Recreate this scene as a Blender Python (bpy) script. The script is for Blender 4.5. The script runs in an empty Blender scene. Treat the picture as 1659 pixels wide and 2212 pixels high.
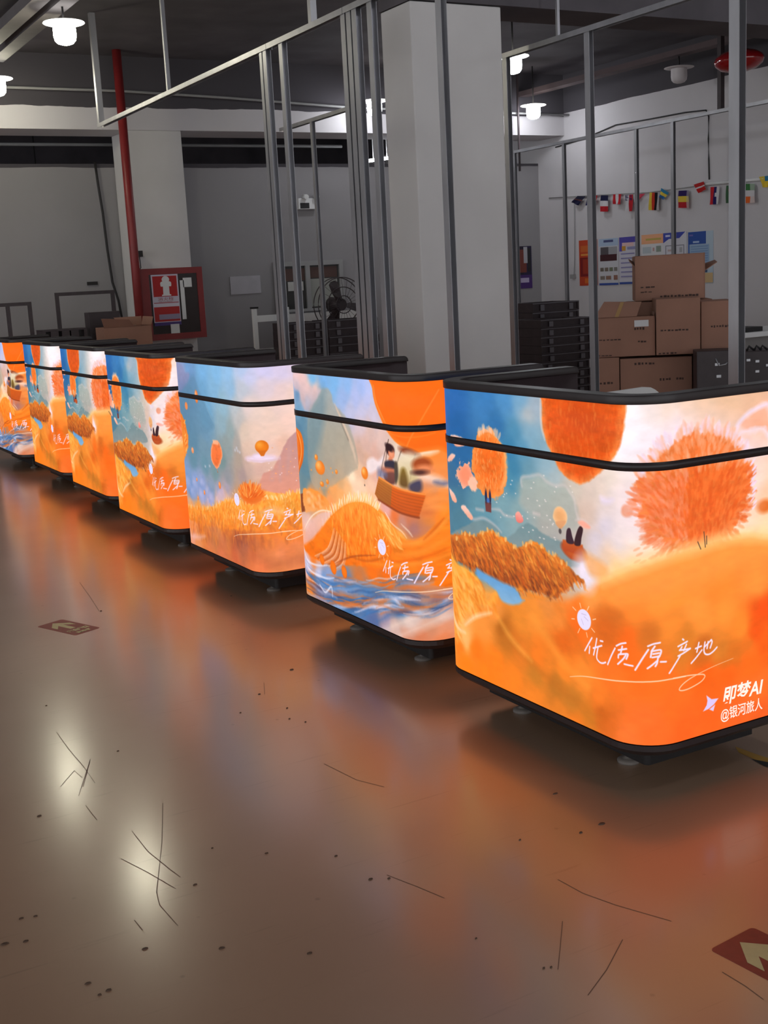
import bpy, bmesh, math, random
import numpy as np
from mathutils import Matrix, Vector

# ------------------------------------------------------------------ camera, world, exposure
scene = bpy.context.scene
COL = scene.collection
cam_data = bpy.data.cameras.new('camera')
cam_data.sensor_fit = 'VERTICAL'
cam_data.sensor_height = 36.0
cam_data.lens = 36.0 * 2623.5 / 2212.0
cam_data.clip_start = 0.05
cam_data.clip_end = 100
cam = bpy.data.objects.new('camera', cam_data)
COL.objects.link(cam)
cam.matrix_world = Matrix(((0.870639, 0.136004, -0.472748, -2.145865),
                           (-0.489227, 0.138922, -0.861021, -2.479236),
                           (-0.051427, 0.980920, 0.187488, 1.485197),
                           (0, 0, 0, 1)))
scene.camera = cam
scene.view_settings.view_transform = 'Standard'
scene.view_settings.look = 'None'
scene.view_settings.gamma = 1.0
scene.view_settings.exposure = 0.0
scene.view_settings.use_curve_mapping = False

WORLD_STRENGTH = 1.95
LAMP_STRENGTH = 46.0
ROW_LAMP_STRENGTH = 68.0
SCREEN_STRENGTH = 1.0
world = bpy.data.worlds.new('hall_ambient_fill')  # added ambient fill through the open sides, standing in for the unbuilt hall
scene.world = world
world.use_nodes = True
wb = world.node_tree.nodes['Background']
wb.inputs[0].default_value = (0.95, 0.97, 1.0, 1)
wb.inputs[1].default_value = WORLD_STRENGTH

random.seed(7)

# ------------------------------------------------------------------ helpers
def lin(c):
    return tuple(((v / 255.0) / 12.92 if v <= 10.3 else ((v / 255.0 + 0.055) / 1.055) ** 2.4) for v in c)

def mat(name, rgb, rough=0.6, metal=0.0, var=0.08, scale=6.0, bump=0.0, spec=0.5, stretch=(1, 1, 1), emit=None, es=0):
    m = bpy.data.materials.new(name)
    m.use_nodes = True
    nt = m.node_tree
    b = nt.nodes['Principled BSDF']
    b.inputs['Roughness'].default_value = rough
    b.inputs['Metallic'].default_value = metal
    b.inputs['Specular IOR Level'].default_value = spec
    c = lin(rgb)
    tc = nt.nodes.new('ShaderNodeTexCoord')
    mp = nt.nodes.new('ShaderNodeMapping')
    mp.inputs['Scale'].default_value = stretch
    nz = nt.nodes.new('ShaderNodeTexNoise')
    nz.inputs['Scale'].default_value = scale
    nz.inputs['Detail'].default_value = 5
    rp = nt.nodes.new('ShaderNodeValToRGB')
    rp.color_ramp.elements[0].position = 0.3
    rp.color_ramp.elements[1].position = 0.7
    rp.color_ramp.elements[0].color = tuple(v * (1 - var) for v in c) + (1,)
    rp.color_ramp.elements[1].color = tuple(min(1, v * (1 + var)) for v in c) + (1,)
    L = nt.links.new
    L(tc.outputs['Object'], mp.inputs[0]); L(mp.outputs[0], nz.inputs['Vector'])
    L(nz.outputs[0], rp.inputs[0]); L(rp.outputs[0], b.inputs['Base Color'])
    if bump:
        bp = nt.nodes.new('ShaderNodeBump')
        bp.inputs['Strength'].default_value = bump
        bp.inputs['Distance'].default_value = 0.01
        L(nz.outputs[0], bp.inputs['Height']); L(bp.outputs[0], b.inputs['Normal'])
    if emit:
        b.inputs['Emission Color'].default_value = lin(emit) + (1,)
        b.inputs['Emission Strength'].default_value = es
    return m

def vc_mat(name, rough=0.6, spec=0.3):
    m = bpy.data.materials.new(name)
    m.use_nodes = True
    nt = m.node_tree
    b = nt.nodes['Principled BSDF']
    b.inputs['Roughness'].default_value = rough
    b.inputs['Specular IOR Level'].default_value = spec
    a = nt.nodes.new('ShaderNodeVertexColor')
    a.layer_name = 'Col'
    nt.links.new(a.outputs[0], b.inputs['Base Color'])
    return m

class MB:
    """collects faces of ONE mesh"""
    def __init__(self):
        self.v = []; self.f = []; self.m = []; self.c = []; self.uv = []; self.sm = []
        self.mi = 0; self.col = (255, 255, 255); self.smooth = False
    def face(self, pts, uvs=None):
        n = len(self.v)
        self.v += [tuple(p) for p in pts]
        self.f.append(tuple(range(n, n + len(pts))))
        self.m.append(self.mi); self.c.append(self.col); self.uv.append(uvs); self.sm.append(self.smooth)
    def mesh(self, verts, faces):
        n = len(self.v)
        self.v += [tuple(p) for p in verts]
        for f in faces:
            self.f.append(tuple(i + n for i in f))
            self.m.append(self.mi); self.c.append(self.col); self.uv.append(None); self.sm.append(self.smooth)
    def box(self, x0, x1, y0, y1, z0, z1):
        v = [(x, y, z) for z in (z0, z1) for y in (y0, y1) for x in (x0, x1)]
        self.mesh(v, [(0, 2, 3, 1), (4, 5, 7, 6), (0, 1, 5, 4), (2, 6, 7, 3), (0, 4, 6, 2), (1, 3, 7, 5)])
    def prism(self, poly, axis, a, b):
        """extrude a 2-D polygon along axis from a to b"""
        def p3(p, t):
            if axis == 'z': return (p[0], p[1], t)
            if axis == 'y': return (p[0], t, p[1])
            return (t, p[0], p[1])
        n = len(poly)
        v = [p3(p, a) for p in poly] + [p3(p, b) for p in poly]
        fs = [tuple(range(n - 1, -1, -1)), tuple(range(n, 2 * n))]
        fs += [(i, (i + 1) % n, n + (i + 1) % n, n + i) for i in range(n)]
        self.mesh(v, fs)
    def tube(self, path, r, n=8, cap=True):
        rings = []
        for i, p in enumerate(path):
            p = Vector(p)
            a = Vector(path[max(i - 1, 0)]); b = Vector(path[min(i + 1, len(path) - 1)])
            t = (b - a).normalized()
            u = t.cross(Vector((0, 0, 1)))
            if u.length < 1e-3: u = t.cross(Vector((1, 0, 0)))
            u.normalize(); w = t.cross(u)
            rr = r[i] if isinstance(r, (list, tuple)) else r
            rings.append([p + rr * (math.cos(k * 2 * math.pi / n) * u + math.sin(k * 2 * math.pi / n) * w) for k in range(n)])
        v = [q for ring in rings for q in ring]
        fs = []
        for i in range(len(rings) - 1):
            for k in range(n):
                fs.append((i * n + k, i * n + (k + 1) % n, (i + 1) * n + (k + 1) % n, (i + 1) * n + k))
        s = self.smooth; self.smooth = True
        self.mesh(v, fs)
        self.smooth = s
        if cap:
            self.mesh(rings[0], [tuple(range(n))]); self.mesh(rings[-1], [tuple(range(n - 1, -1, -1))])
    def lathe(self, prof, c=(0, 0, 0), n=24):
        v = []; fs = []
        for (r, z) in prof:
            v += [(c[0] + r * math.cos(2 * math.pi * k / n), c[1] + r * math.sin(2 * math.pi * k / n), c[2] + z) for k in range(n)]
        for i in range(len(prof) - 1):
            for k in range(n):
                fs.append((i * n + k, i * n + (k + 1) % n, (i + 1) * n + (k + 1) % n, (i + 1) * n + k))
        s = self.smooth; self.smooth = True
        self.mesh(v, fs); self.smooth = s
    def build(self, name, mats, parent=None, bevel=0.0, weld=True, recalc=True):
        me = bpy.data.meshes.new(name)
        me.from_pydata(self.v, [], self.f)
        if not isinstance(mats, (list, tuple)): mats = [mats]
        for m in mats: me.materials.append(m)
        me.polygons.foreach_set('material_index', self.m)
        me.polygons.foreach_set('use_smooth', self.sm)
        if any(c != (255, 255, 255) for c in self.c):
            at = me.color_attributes.new('Col', 'FLOAT_COLOR', 'CORNER')
            arr = []
            for p, c in zip(me.polygons, self.c):
                l = lin(c)
                arr += (list(l) + [1.0]) * p.loop_total
            at.data.foreach_set('color', arr)
        if any(u is not None for u in self.uv):
            ul = me.uv_layers.new(name='UVMap')
            arr = []
            for p, u in zip(me.polygons, self.uv):
                for k in range(p.loop_total): arr += list(u[k]) if u else [0, 0]
            ul.data.foreach_set('uv', arr)
        if weld:
            bm = bmesh.new(); bm.from_mesh(me)
            bmesh.ops.remove_doubles(bm, verts=bm.verts, dist=1e-5)
            if recalc: bmesh.ops.recalc_face_normals(bm, faces=bm.faces)
            bm.to_mesh(me); bm.free()
        o = bpy.data.objects.new(name, me)
        COL.objects.link(o)
        if parent: o.parent = parent
        if bevel:
            md = o.modifiers.new('bevel', 'BEVEL'); md.width = bevel; md.segments = 2; md.limit_method = 'ANGLE'
        return o

def tag(o, label, cat, group=None, kind=None):
    o['label'] = label; o['category'] = cat
    if group: o['group'] = group
    if kind: o['kind'] = kind
    return o

def empty(name, loc=(0, 0, 0), rz=0.0):
    o = bpy.data.objects.new(name, None)
    o.empty_display_size = 0.1
    o.location = loc; o.rotation_euler = (0, 0, rz)
    COL.objects.link(o)
    return o

def copy_tree(o, parent=None):
    c = o.copy(); COL.objects.link(c)
    if parent: c.parent = parent
    for ch in list(o.children):
        copy_tree(ch, c)
    return c

def struct(o):
    o['kind'] = 'structure'
    return o

def text_mesh(name, body, material, size, mw, parent=None, shear=0.0, offset=0.0, align='LEFT', fit=None):
    """lettering as a thin flat mesh; mw places its local XY plane"""
    c = bpy.data.curves.new(name, 'FONT')
    c.body = body; c.size = size; c.shear = shear; c.offset = offset; c.align_x = align
    t = bpy.data.objects.new(name, c)
    COL.objects.link(t)
    dg = bpy.context.evaluated_depsgraph_get()
    me = bpy.data.meshes.new_from_object(t.evaluated_get(dg))
    bpy.data.objects.remove(t)
    if fit:
        xs_ = [v.co.x for v in me.vertices]; ys_ = [v.co.y for v in me.vertices]
        x0, x1, y0, y1 = min(xs_), max(xs_), min(ys_), max(ys_)
        for v in me.vertices:
            v.co.x = (v.co.x - x0) / (x1 - x0) * fit[0]; v.co.y = (v.co.y - y0) / (y1 - y0) * fit[1]
    me.materials.clear(); me.materials.append(material)
    o = bpy.data.objects.new(name, me)
    COL.objects.link(o)
    if parent: o.parent = parent
    o.matrix_local = mw
    return o

# ------------------------------------------------------------------ materials
M = {}
M['plaster'] = mat('white_plaster', (205, 203, 202), 0.85, var=0.05, scale=1.6)
M['black'] = mat('black_paint', (84, 80, 85), 0.9, var=0.25, scale=2.0)
M['zinc'] = mat('galvanised_steel', (172, 172, 176), 0.42, 0.75, var=0.12, scale=9, stretch=(1, 1, 0.3))
M['dark_metal'] = mat('dark_powder_coat', (58, 48, 51), 0.5, 0.0, var=0.15, scale=14)
M['kiosk_black'] = mat('kiosk_black', (44, 36, 37), 0.42, 0.0, var=0.1, scale=20)
M['kiosk_inner'] = mat('kiosk_inner_black', (62, 48, 51), 0.7, 0.0, var=0.12, scale=8)
M['white_plastic'] = mat('white_plastic', (225, 226, 226), 0.4, var=0.02)
M['lamp_glow'] = mat('lamp_glow', (255, 255, 250), 0.4, emit=(246, 249, 255), es=LAMP_STRENGTH)
M['row_lamp_glow'] = mat('row_lamp_glow', (255, 255, 250), 0.4, emit=(255, 249, 222), es=ROW_LAMP_STRENGTH)
M['foot_grey'] = mat('dull_foot', (120, 112, 106), 0.6)
M['plinth_black'] = mat('plinth_black', (22, 19, 20), 0.6)
M['lamp_off'] = mat('unlit_lamp_white', (205, 200, 202), 0.5, var=0.02)
M['red_paint'] = mat('red_enamel', (128, 36, 37), 0.45, var=0.12, scale=5)
M['red_gloss'] = mat('red_gloss', (146, 16, 22), 0.12, var=0.06, spec=0.7)
M['cardboard'] = mat('cardboard', (154, 114, 96), 0.85, var=0.08, scale=4)
M['cardboard_in'] = mat('cardboard_inside', (110, 80, 68), 0.9, var=0.08, scale=4)
M['tape'] = mat('packing_tape', (176, 140, 92), 0.3, var=0.04)
M['ink'] = mat('printed_ink', (70, 50, 44), 0.8, var=0.2, scale=60)
M['paper'] = mat('white_paper', (214, 214, 216), 0.7, var=0.03)
M['print'] = vc_mat('coloured_print', 0.55)
M['cloth'] = vc_mat('flag_cloth', 0.9, 0.1)
M['rubber'] = mat('dark_cable', (32, 30, 31), 0.6)
M['grey_box'] = mat('grey_enamel', (150, 150, 150), 0.6, var=0.05)
M['sticker_red'] = mat('sticker_red_brown', (140, 50, 40), 0.5, var=0.1, scale=40)
M['sticker_cream'] = mat('sticker_cream', (214, 205, 150), 0.55, var=0.06, scale=30)
M['tape_yellow'] = mat('tape_yellow', (200, 150, 50), 0.5, var=0.06)
M['glass'] = mat('dim_glass', (70, 72, 70), 0.15, var=0.1)
M['letter'] = mat('screen_lettering', (250, 225, 215), 0.5, emit=(252, 226, 214), es=0.9)

def floor_material():
    m = bpy.data.materials.new('worn_epoxy_floor')
    m.use_nodes = True
    nt = m.node_tree; L = nt.links.new
    b = nt.nodes['Principled BSDF']
    tc = nt.nodes.new('ShaderNodeTexCoord')
    n1 = nt.nodes.new('ShaderNodeTexNoise'); n1.inputs['Scale'].default_value = 0.9; n1.inputs['Detail'].default_value = 6
    L(tc.outputs['Object'], n1.inputs['Vector'])
    rp = nt.nodes.new('ShaderNodeValToRGB')
    rp.color_ramp.elements[0].position = 0.3; rp.color_ramp.elements[1].position = 0.7
    rp.color_ramp.elements[0].color = lin((172, 139, 113)) + (1,)
    rp.color_ramp.elements[1].color = lin((186, 151, 123)) + (1,)
    L(n1.outputs[0], rp.inputs[0])
    # fine long scuffs
    mp = nt.nodes.new('ShaderNodeMapping'); mp.inputs['Rotation'].default_value = (0, 0, 0.5); mp.inputs['Scale'].default_value = (3, 60, 1)
    L(tc.outputs['Object'], mp.inputs[0])
    n2 = nt.nodes.new('ShaderNodeTexNoise'); n2.inputs['Scale'].default_value = 1.0; n2.inputs['Detail'].default_value = 8
    L(mp.outputs[0], n2.inputs['Vector'])
    r2 = nt.nodes.new('ShaderNodeValToRGB')
    r2.color_ramp.elements[0].position = 0.64; r2.color_ramp.elements[1].position = 0.72
    r2.color_ramp.elements[0].color = (0, 0, 0, 1); r2.color_ramp.elements[1].color = (0.22, 0.22, 0.22, 1)
    L(n2.outputs[0], r2.inputs[0])
    # small dark specks
    vo = nt.nodes.new('ShaderNodeTexVoronoi'); vo.inputs['Scale'].default_value = 6.0
    L(tc.outputs['Object'], vo.inputs['Vector'])
    r3 = nt.nodes.new('ShaderNodeValToRGB')
    r3.color_ramp.elements[0].position = 0.02; r3.color_ramp.elements[1].position = 0.05
    r3.color_ramp.elements[0].color = (0.35, 0.35, 0.35, 1); r3.color_ramp.elements[1].color = (0, 0, 0, 1)
    L(vo.outputs['Distance'], r3.inputs[0])
    ad = nt.nodes.new('ShaderNodeMath'); ad.operation = 'MAXIMUM'
    L(r2.outputs[0], ad.inputs[0]); L(r3.outputs[0], ad.inputs[1])
    mx = nt.nodes.new('ShaderNodeMix'); mx.data_type = 'RGBA'
    mx.inputs['B'].default_value = lin((104, 82, 68)) + (1,)
    L(ad.outputs[0], mx.inputs['Factor']); L(rp.outputs[0], mx.inputs['A'])
    L(mx.outputs['Result'], b.inputs['Base Color'])
    # gloss varies with wear
    n3 = nt.nodes.new('ShaderNodeTexNoise'); n3.inputs['Scale'].default_value = 2.3; n3.inputs['Detail'].default_value = 2
    L(tc.outputs['Object'], n3.inputs['Vector'])
    mr = nt.nodes.new('ShaderNodeMapRange')
    mr.inputs['From Min'].default_value = 0.3; mr.inputs['From Max'].default_value = 0.7
    mr.inputs['To Min'].default_value = 0.29; mr.inputs['To Max'].default_value = 0.33
    L(n3.outputs[0], mr.inputs['Value']); L(mr.outputs[0], b.inputs['Roughness'])
    b.inputs['Specular IOR Level'].default_value = 0.5; b.inputs['Coat Weight'].default_value = 0.75; b.inputs['Coat Roughness'].default_value = 0.17
    bp = nt.nodes.new('ShaderNodeBump'); bp.inputs['Strength'].default_value = 0.02; bp.inputs['Distance'].default_value = 0.002
    L(n2.outputs[0], bp.inputs['Height']); L(bp.outputs[0], b.inputs['Normal'])
    return m
M['floor'] = floor_material()
M['scuff'] = mat('floor_scuff', (120, 95, 78), 0.6, var=0.1)

def painted_wall(name, z_line, wob=0.05, tone=1.0):
    """white plaster below a hand-painted line, black above"""
    m = bpy.data.materials.new(name)
    m.use_nodes = True
    nt = m.node_tree; L = nt.links.new
    b = nt.nodes['Principled BSDF']
    b.inputs['Roughness'].default_value = 0.85
    b.inputs['Specular IOR Level'].default_value = 0.25
    tc = nt.nodes.new('ShaderNodeTexCoord')
    sp = nt.nodes.new('ShaderNodeSeparateXYZ'); L(tc.outputs['Object'], sp.inputs[0])
    nz = nt.nodes.new('ShaderNodeTexNoise'); nz.inputs['Scale'].default_value = 1.3; nz.inputs['Detail'].default_value = 4
    L(tc.outputs['Object'], nz.inputs['Vector'])
    ma = nt.nodes.new('ShaderNodeMath'); ma.operation = 'MULTIPLY_ADD'
    ma.inputs[1].default_value = wob * 2; L(nz.outputs[0], ma.inputs[0]); L(sp.outputs['Z'], ma.inputs[2])
    gt = nt.nodes.new('ShaderNodeMath'); gt.operation = 'GREATER_THAN'; gt.inputs[1].default_value = z_line + wob
    L(ma.outputs[0], gt.inputs[0])
    n2 = nt.nodes.new('ShaderNodeTexNoise'); n2.inputs['Scale'].default_value = 0.8; n2.inputs['Detail'].default_value = 6
    L(tc.outputs['Object'], n2.inputs['Vector'])
    rp = nt.nodes.new('ShaderNodeValToRGB')
    rp.color_ramp.elements[0].position = 0.3; rp.color_ramp.elements[1].position = 0.7
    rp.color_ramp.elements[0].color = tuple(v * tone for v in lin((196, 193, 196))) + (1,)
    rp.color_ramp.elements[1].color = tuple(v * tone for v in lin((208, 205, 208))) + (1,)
    L(n2.outputs[0], rp.inputs[0])
    mx = nt.nodes.new('ShaderNodeMix'); mx.data_type = 'RGBA'
    mx.inputs['B'].default_value = lin((78, 75, 80)) + (1,)
    L(gt.outputs[0], mx.inputs['Factor']); L(rp.outputs[0], mx.inputs['A']); L(mx.outputs['Result'], b.inputs['Base Color'])
    return m

# ------------------------------------------------------------------ the hall
XW, YC, YB, CEIL = 8.0, 10.62, 11.2, 3.95
m = MB(); m.box(-12, 12, -11, 17, -0.12, 0)
floor = m.build('floor', M['floor']); struct(floor)
# worn scratches lie in the floor's own surface
sc = MB()
def scratch(p, w):
    for (a, b) in zip(p[:-1], p[1:]):
        dx, dy = b[0] - a[0], b[1] - a[1]; l = math.hypot(dx, dy) or 1
        nx, ny = -dy / l * w / 2, dx / l * w / 2
        sc.face([(a[0] - nx, a[1] - ny, 0.0006), (b[0] - nx, b[1] - ny, 0.0006), (b[0] + nx, b[1] + ny, 0.0006), (a[0] + nx, a[1] + ny, 0.0006)])
for p in ([(-1.245, 1.609, 0), (-1.252, 1.415, 0), (-1.252, 1.245, 0), (-1.26, 1.085, 0)], [(-1.299, 1.079, 0), (-1.216, 1.29, 0), (-1.33, 1.018, 0)], [(-1.27, 0.687, 0), (-1.273, 0.535, 0), (-1.257, 0.396, 0), (-1.25, 0.345, 0)],
          [(-1.134, 0.815, 0), (-1.223, 0.566, 0), (-1.33, 0.299, 0)], [(-1.347, 0.538, 0), (-1.312, 0.419, 0), (-1.281, 0.293, 0)], [(-1.326, 0.311, 0), (-1.343, 0.238, 0), (-1.339, 0.116, 0)], [(-1.419, 0.203, 0), (-1.417, 0.145, 0)],
          [(-0.563, 3.781, 0), (-0.607, 3.426, 0), (-0.649, 3.129, 0)], [(-0.442, 1.646, 0), (-0.494, 1.521, 0)], [(-0.466, -0.217, 0), (-0.458, -0.307, 0), (-0.43, -0.394, 0), (-0.373, -0.523, 0)], [(-0.578, -0.382, 0), (-0.655, -0.473, 0), (-0.709, -0.536, 0)],
          [(-0.516, -0.521, 0), (-0.623, -0.595, 0), (-0.716, -0.647, 0)], [(-0.805, 0.049, 0), (-0.773, -0.046, 0), (-0.747, -0.134, 0)], [(-0.427, -0.738, 0), (-0.425, -0.802, 0), (-0.43, -0.858, 0)], [(-0.61, 0.796, 0), (-0.586, 0.623, 0), (-0.543, 0.528, 0)],
          [(-1.331, 0.938, 0), (-1.332, 0.861, 0), (-1.332, 0.815, 0)], [(-1.359, 1.122, 0), (-1.287, 1.225, 0), (-1.281, 1.153, 0)]):
    scratch(p, 0.0019)
so = sc.build('scratches', M['scuff'], floor); so['kind'] = 'structure'
m = MB(); m.box(-12, 12, -11, 17, CEIL, CEIL + 0.12); struct(m.build('ceiling', M['black']))
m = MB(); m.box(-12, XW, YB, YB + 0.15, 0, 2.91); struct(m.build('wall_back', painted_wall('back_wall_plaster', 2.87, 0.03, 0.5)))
m = MB(); m.box(-12, 12, 16.6, 16.75, 0, CEIL); struct(m.build('wall_far', M['black']))
m = MB(); m.box(XW, XW + 0.15, -11, 17, 0, CEIL); struct(m.build('wall_right', painted_wall('right_wall_plaster', 3.475, 0.02)))
m = MB(); m.box(-12, XW, YC, YB - 0.01, 3.2, CEIL); struct(m.build('beam_back', painted_wall('beam_plaster', 3.43, 0.05)))
m = MB(); m.box(2.16, 2.765, YC + 0.002, YB - 0.012, 0, 3.2); struct(m.build('column', M['plaster'], bevel=0.008))
m = MB(); m.box(2.075, 2.775, 4.52, 4.90, 0, 3.215); struct(m.build('column', M['plaster'], bevel=0.008))
m = MB(); m.box(2.075, XW, 4.50, 4.92, 3.22, CEIL); struct(m.build('beam', M['black']))
m = MB(); m.box(-12, 2.0, 4.50, 4.92, 3.75, CEIL); struct(m.build('beam', M['black']))

# ------------------------------------------------------------------ pictures shown on the kiosk screens, painted stroke by stroke
KL, KR, KD, ZB, ZT = 1.062, 0.132, 0.555, 0.15, 1.12      # kiosk length, corner radius, side depth, screen bottom and top
S_RIGHT = KL - 2 * KR + math.pi * KR / 2
AS0, AS1, AT0, AT1 = -0.26, 1.44, 0.14, 1.13

def cc(c):
    return np.array(c, np.float32) / 255.0

def smooth_pts(p, closed, n=6):
    p = [np.array(q, float) for q in p]
    out = []; N = len(p)
    for i in range(N if closed else N - 1):
        if closed: a, b, c, d = p[(i - 1) % N], p[i], p[(i + 1) % N], p[(i + 2) % N]
        else: a, b, c, d = p[max(i - 1, 0)], p[i], p[i + 1], p[min(i + 2, N - 1)]
        for k in range(n):
            t = k / n
            out.append(0.5 * (2 * b + (c - a) * t + (2 * a - 5 * b + 4 * c - d) * t * t + (3 * b - a - 3 * c + d) * t ** 3))
    if not closed: out.append(p[-1])
    return out

class Art:
    def __init__(self, res, seed=1):
        self.res = res
        self.W = int((AS1 - AS0) / res); self.H = int((AT1 - AT0) / res)
        self.s = AS0 + (np.arange(self.W) + 0.5) * res
        self.t = AT0 + (np.arange(self.H) + 0.5) * res
        self.img = np.zeros((self.H, self.W, 3), np.float32)
        self.rng = np.random.default_rng(seed)
        self.off = (0, 0, 1, 0, 0)
        self.nz = {}
    def group(self, ds=0, dt=0, sc=1, cs=0, ct=0):
        self.off = (ds, dt, sc, cs, ct)
    def tr(self, p):
        ds, dt, sc, cs, ct = self.off
        return ((p[0] - cs) * sc + cs + ds, (p[1] - ct) * sc + ct + dt)
    def noise(self, fs, ft, oct=3, key=0):
        k = (fs, ft, oct, key)
        if k in self.nz: return self.nz[k]
        out = np.zeros((self.H, self.W), np.float32); amp = 1.0; tot = 0
        for o in range(oct):
            a, b = fs * 2 ** o, ft * 2 ** o
            u = (self.s - AS0) * a; v = (self.t - AT0) * b
            g = self.rng.random((int(v.max()) + 3, int(u.max()) + 3)).astype(np.float32)
            iu = u.astype(int); iv = v.astype(int); fu = u - iu; fv = v - iv
            fu = (fu * fu * (3 - 2 * fu)).astype(np.float32)[None, :]; fv = (fv * fv * (3 - 2 * fv)).astype(np.float32)[:, None]
            g00 = g[np.ix_(iv, iu)]; g01 = g[np.ix_(iv, iu + 1)]; g10 = g[np.ix_(iv + 1, iu)]; g11 = g[np.ix_(iv + 1, iu + 1)]
            out += amp * ((g00 * (1 - fu) + g01 * fu) * (1 - fv) + (g10 * (1 - fu) + g11 * fu) * fv)
            tot += amp; amp *= 0.5
        out = out / tot * 2 - 1
        self.nz[k] = out
        return out
    def background(self, spec, e=0.03, p=2.0):
        P = []
        for it in spec.split():
            a, c = it.rsplit(',', 1)
            x, y = a.split(','); P.append([float(x), float(y)] + [float(q) / 255 for q in c.split('/')])
        P = np.array(P, np.float32)
        st = 8
        s = self.s[::st]; t = self.t[::st]
        S, T = np.meshgrid(s, t)
        d2 = (S[..., None] - P[:, 0]) ** 2 + (T[..., None] - P[:, 1]) ** 2
        w = 1 / (d2 + e * e) ** p
        g = (w[..., None] * P[:, 2:]).sum(2) / w.sum(2)[..., None]
        # bilinear back to full size, with a little domain warp so that washes look brushed
        wx = self.noise(14, 14, 3, 1) * 0.012 / self.res / st; wy = self.noise(14, 14, 3, 2) * 0.012 / self.res / st
        U = np.clip(np.arange(self.W)[None, :] / st + wx, 0, g.shape[1] - 1.001); V = np.clip(np.arange(self.H)[:, None] / st + wy, 0, g.shape[0] - 1.001)
        iu = U.astype(int); iv = V.astype(int); fu = (U - iu)[..., None]; fv = (V - iv)[..., None]
        self.img[:] = (g[iv, iu] * (1 - fu) + g[iv, iu + 1] * fu) * (1 - fv) + (g[iv + 1, iu] * (1 - fu) + g[iv + 1, iu + 1] * fu) * fv
    def box(self, pts, m):
        a = np.array(pts)
        i0 = max(0, int((a[:, 0].min() - m - AS0) / self.res)); i1 = min(self.W, int((a[:, 0].max() + m - AS0) / self.res) + 2)
        j0 = max(0, int((a[:, 1].min() - m - AT0) / self.res)); j1 = min(self.H, int((a[:, 1].max() + m - AT0) / self.res) + 2)
        if i1 <= i0 or j1 <= j0: return None
        S, T = np.meshgrid(self.s[i0:i1], self.t[j0:j1])
        return (slice(j0, j1), slice(i0, i1)), S, T
    def segd(self, pts, S, T, closed):
        d = np.full(S.shape, 1e9, np.float32); n = len(pts)
        inside = np.zeros(S.shape, bool) if closed else None
        for i in range(n if closed else n - 1):
            a = pts[i]; b = pts[(i + 1) % n]
            dx, dy = b[0] - a[0], b[1] - a[1]
            l2 = dx * dx + dy * dy + 1e-12
            h = np.clip(((S - a[0]) * dx + (T - a[1]) * dy) / l2, 0, 1)
            d = np.minimum(d, (S - a[0] - h * dx) ** 2 + (T - a[1] - h * dy) ** 2)
            if closed and a[1] != b[1]:
                c = (a[1] > T) != (b[1] > T)
                inside ^= c & (S < dx * (T - a[1]) / dy + a[0])
        d = np.sqrt(d)
        return np.where(inside, -d, d) if closed else d
    def put(self, sl, mask, col):
        v = self.img[sl]
        v += mask[..., None] * (col - v)
    def poly(self, pts, col, col2=None, feather=0.004, amp=0.0, nf=40, smooth=True, alpha=1.0, tex=0.0, edge=None, ew=0.02):
        pts = [self.tr(p) for p in pts]
        if smooth: pts = smooth_pts(pts, True, 5)
        b = self.box(pts, feather + amp + 0.005)
        if b is None: return
        sl, S, T = b
        d = self.segd(pts, S, T, True)
        if amp: d = d + amp * self.noise(nf, nf, 3, 5)[sl]
        mask = np.clip(0.5 - d / (2 * feather), 0, 1) * alpha
        C = np.broadcast_to(cc(col), S.shape + (3,)).copy()
        if col2 is not None:
            t0, t1 = min(p[1] for p in pts), max(p[1] for p in pts)
            k = np.clip((t1 - T) / (t1 - t0), 0, 1)[..., None]
            C = C * (1 - k) + cc(col2) * k
        if edge is not None:
            k = np.clip(1 + d / ew, 0, 1)[..., None]
            C = C * (1 - k) + cc(edge) * k
        if tex: C = np.clip(C * (1 + tex * self.noise(25, 60, 4, 6)[sl][..., None]), 0, 1)
        self.put(sl, mask, C)
    def ell(self, c, rx, ry, col, edge=None, feather=0.004, amp=0.0, nf=40, alpha=1.0, rot=0.0, tex=0.0, hi=None):
        c = self.tr(c); rx *= self.off[2]; ry *= self.off[2]
        R = max(rx, ry) + feather + amp
        b = self.box([(c[0] - R, c[1] - R), (c[0] + R, c[1] + R)], 0.002)
        if b is None: return
        sl, S, T = b
        x = S - c[0]; y = T - c[1]
        cr, sr = math.cos(rot), math.sin(rot)
        u = (x * cr + y * sr) / rx; v = (-x * sr + y * cr) / ry
        rr = np.sqrt(u * u + v * v)
        d = (rr - 1) * min(rx, ry)
        if amp: d = d + amp * self.noise(nf, nf, 3, 7)[sl]
        mask = np.clip(0.5 - d / (2 * feather), 0, 1) * alpha
        C = np.broadcast_to(cc(col), S.shape + (3,)).copy()
        if edge is not None:
            k = (np.clip(rr, 0, 1) ** 3)[..., None]; C = C * (1 - k) + cc(edge) * k
        if hi is not None:
            k = np.clip(1 - np.hypot(u + 0.35, v - 0.35) / 0.8, 0, 1)[..., None]; C = C * (1 - k) + cc(hi) * k
        if tex: C = np.clip(C * (1 + tex * self.noise(40, 70, 4, 8)[sl][..., None]), 0, 1)
        self.put(sl, mask, C)
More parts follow.
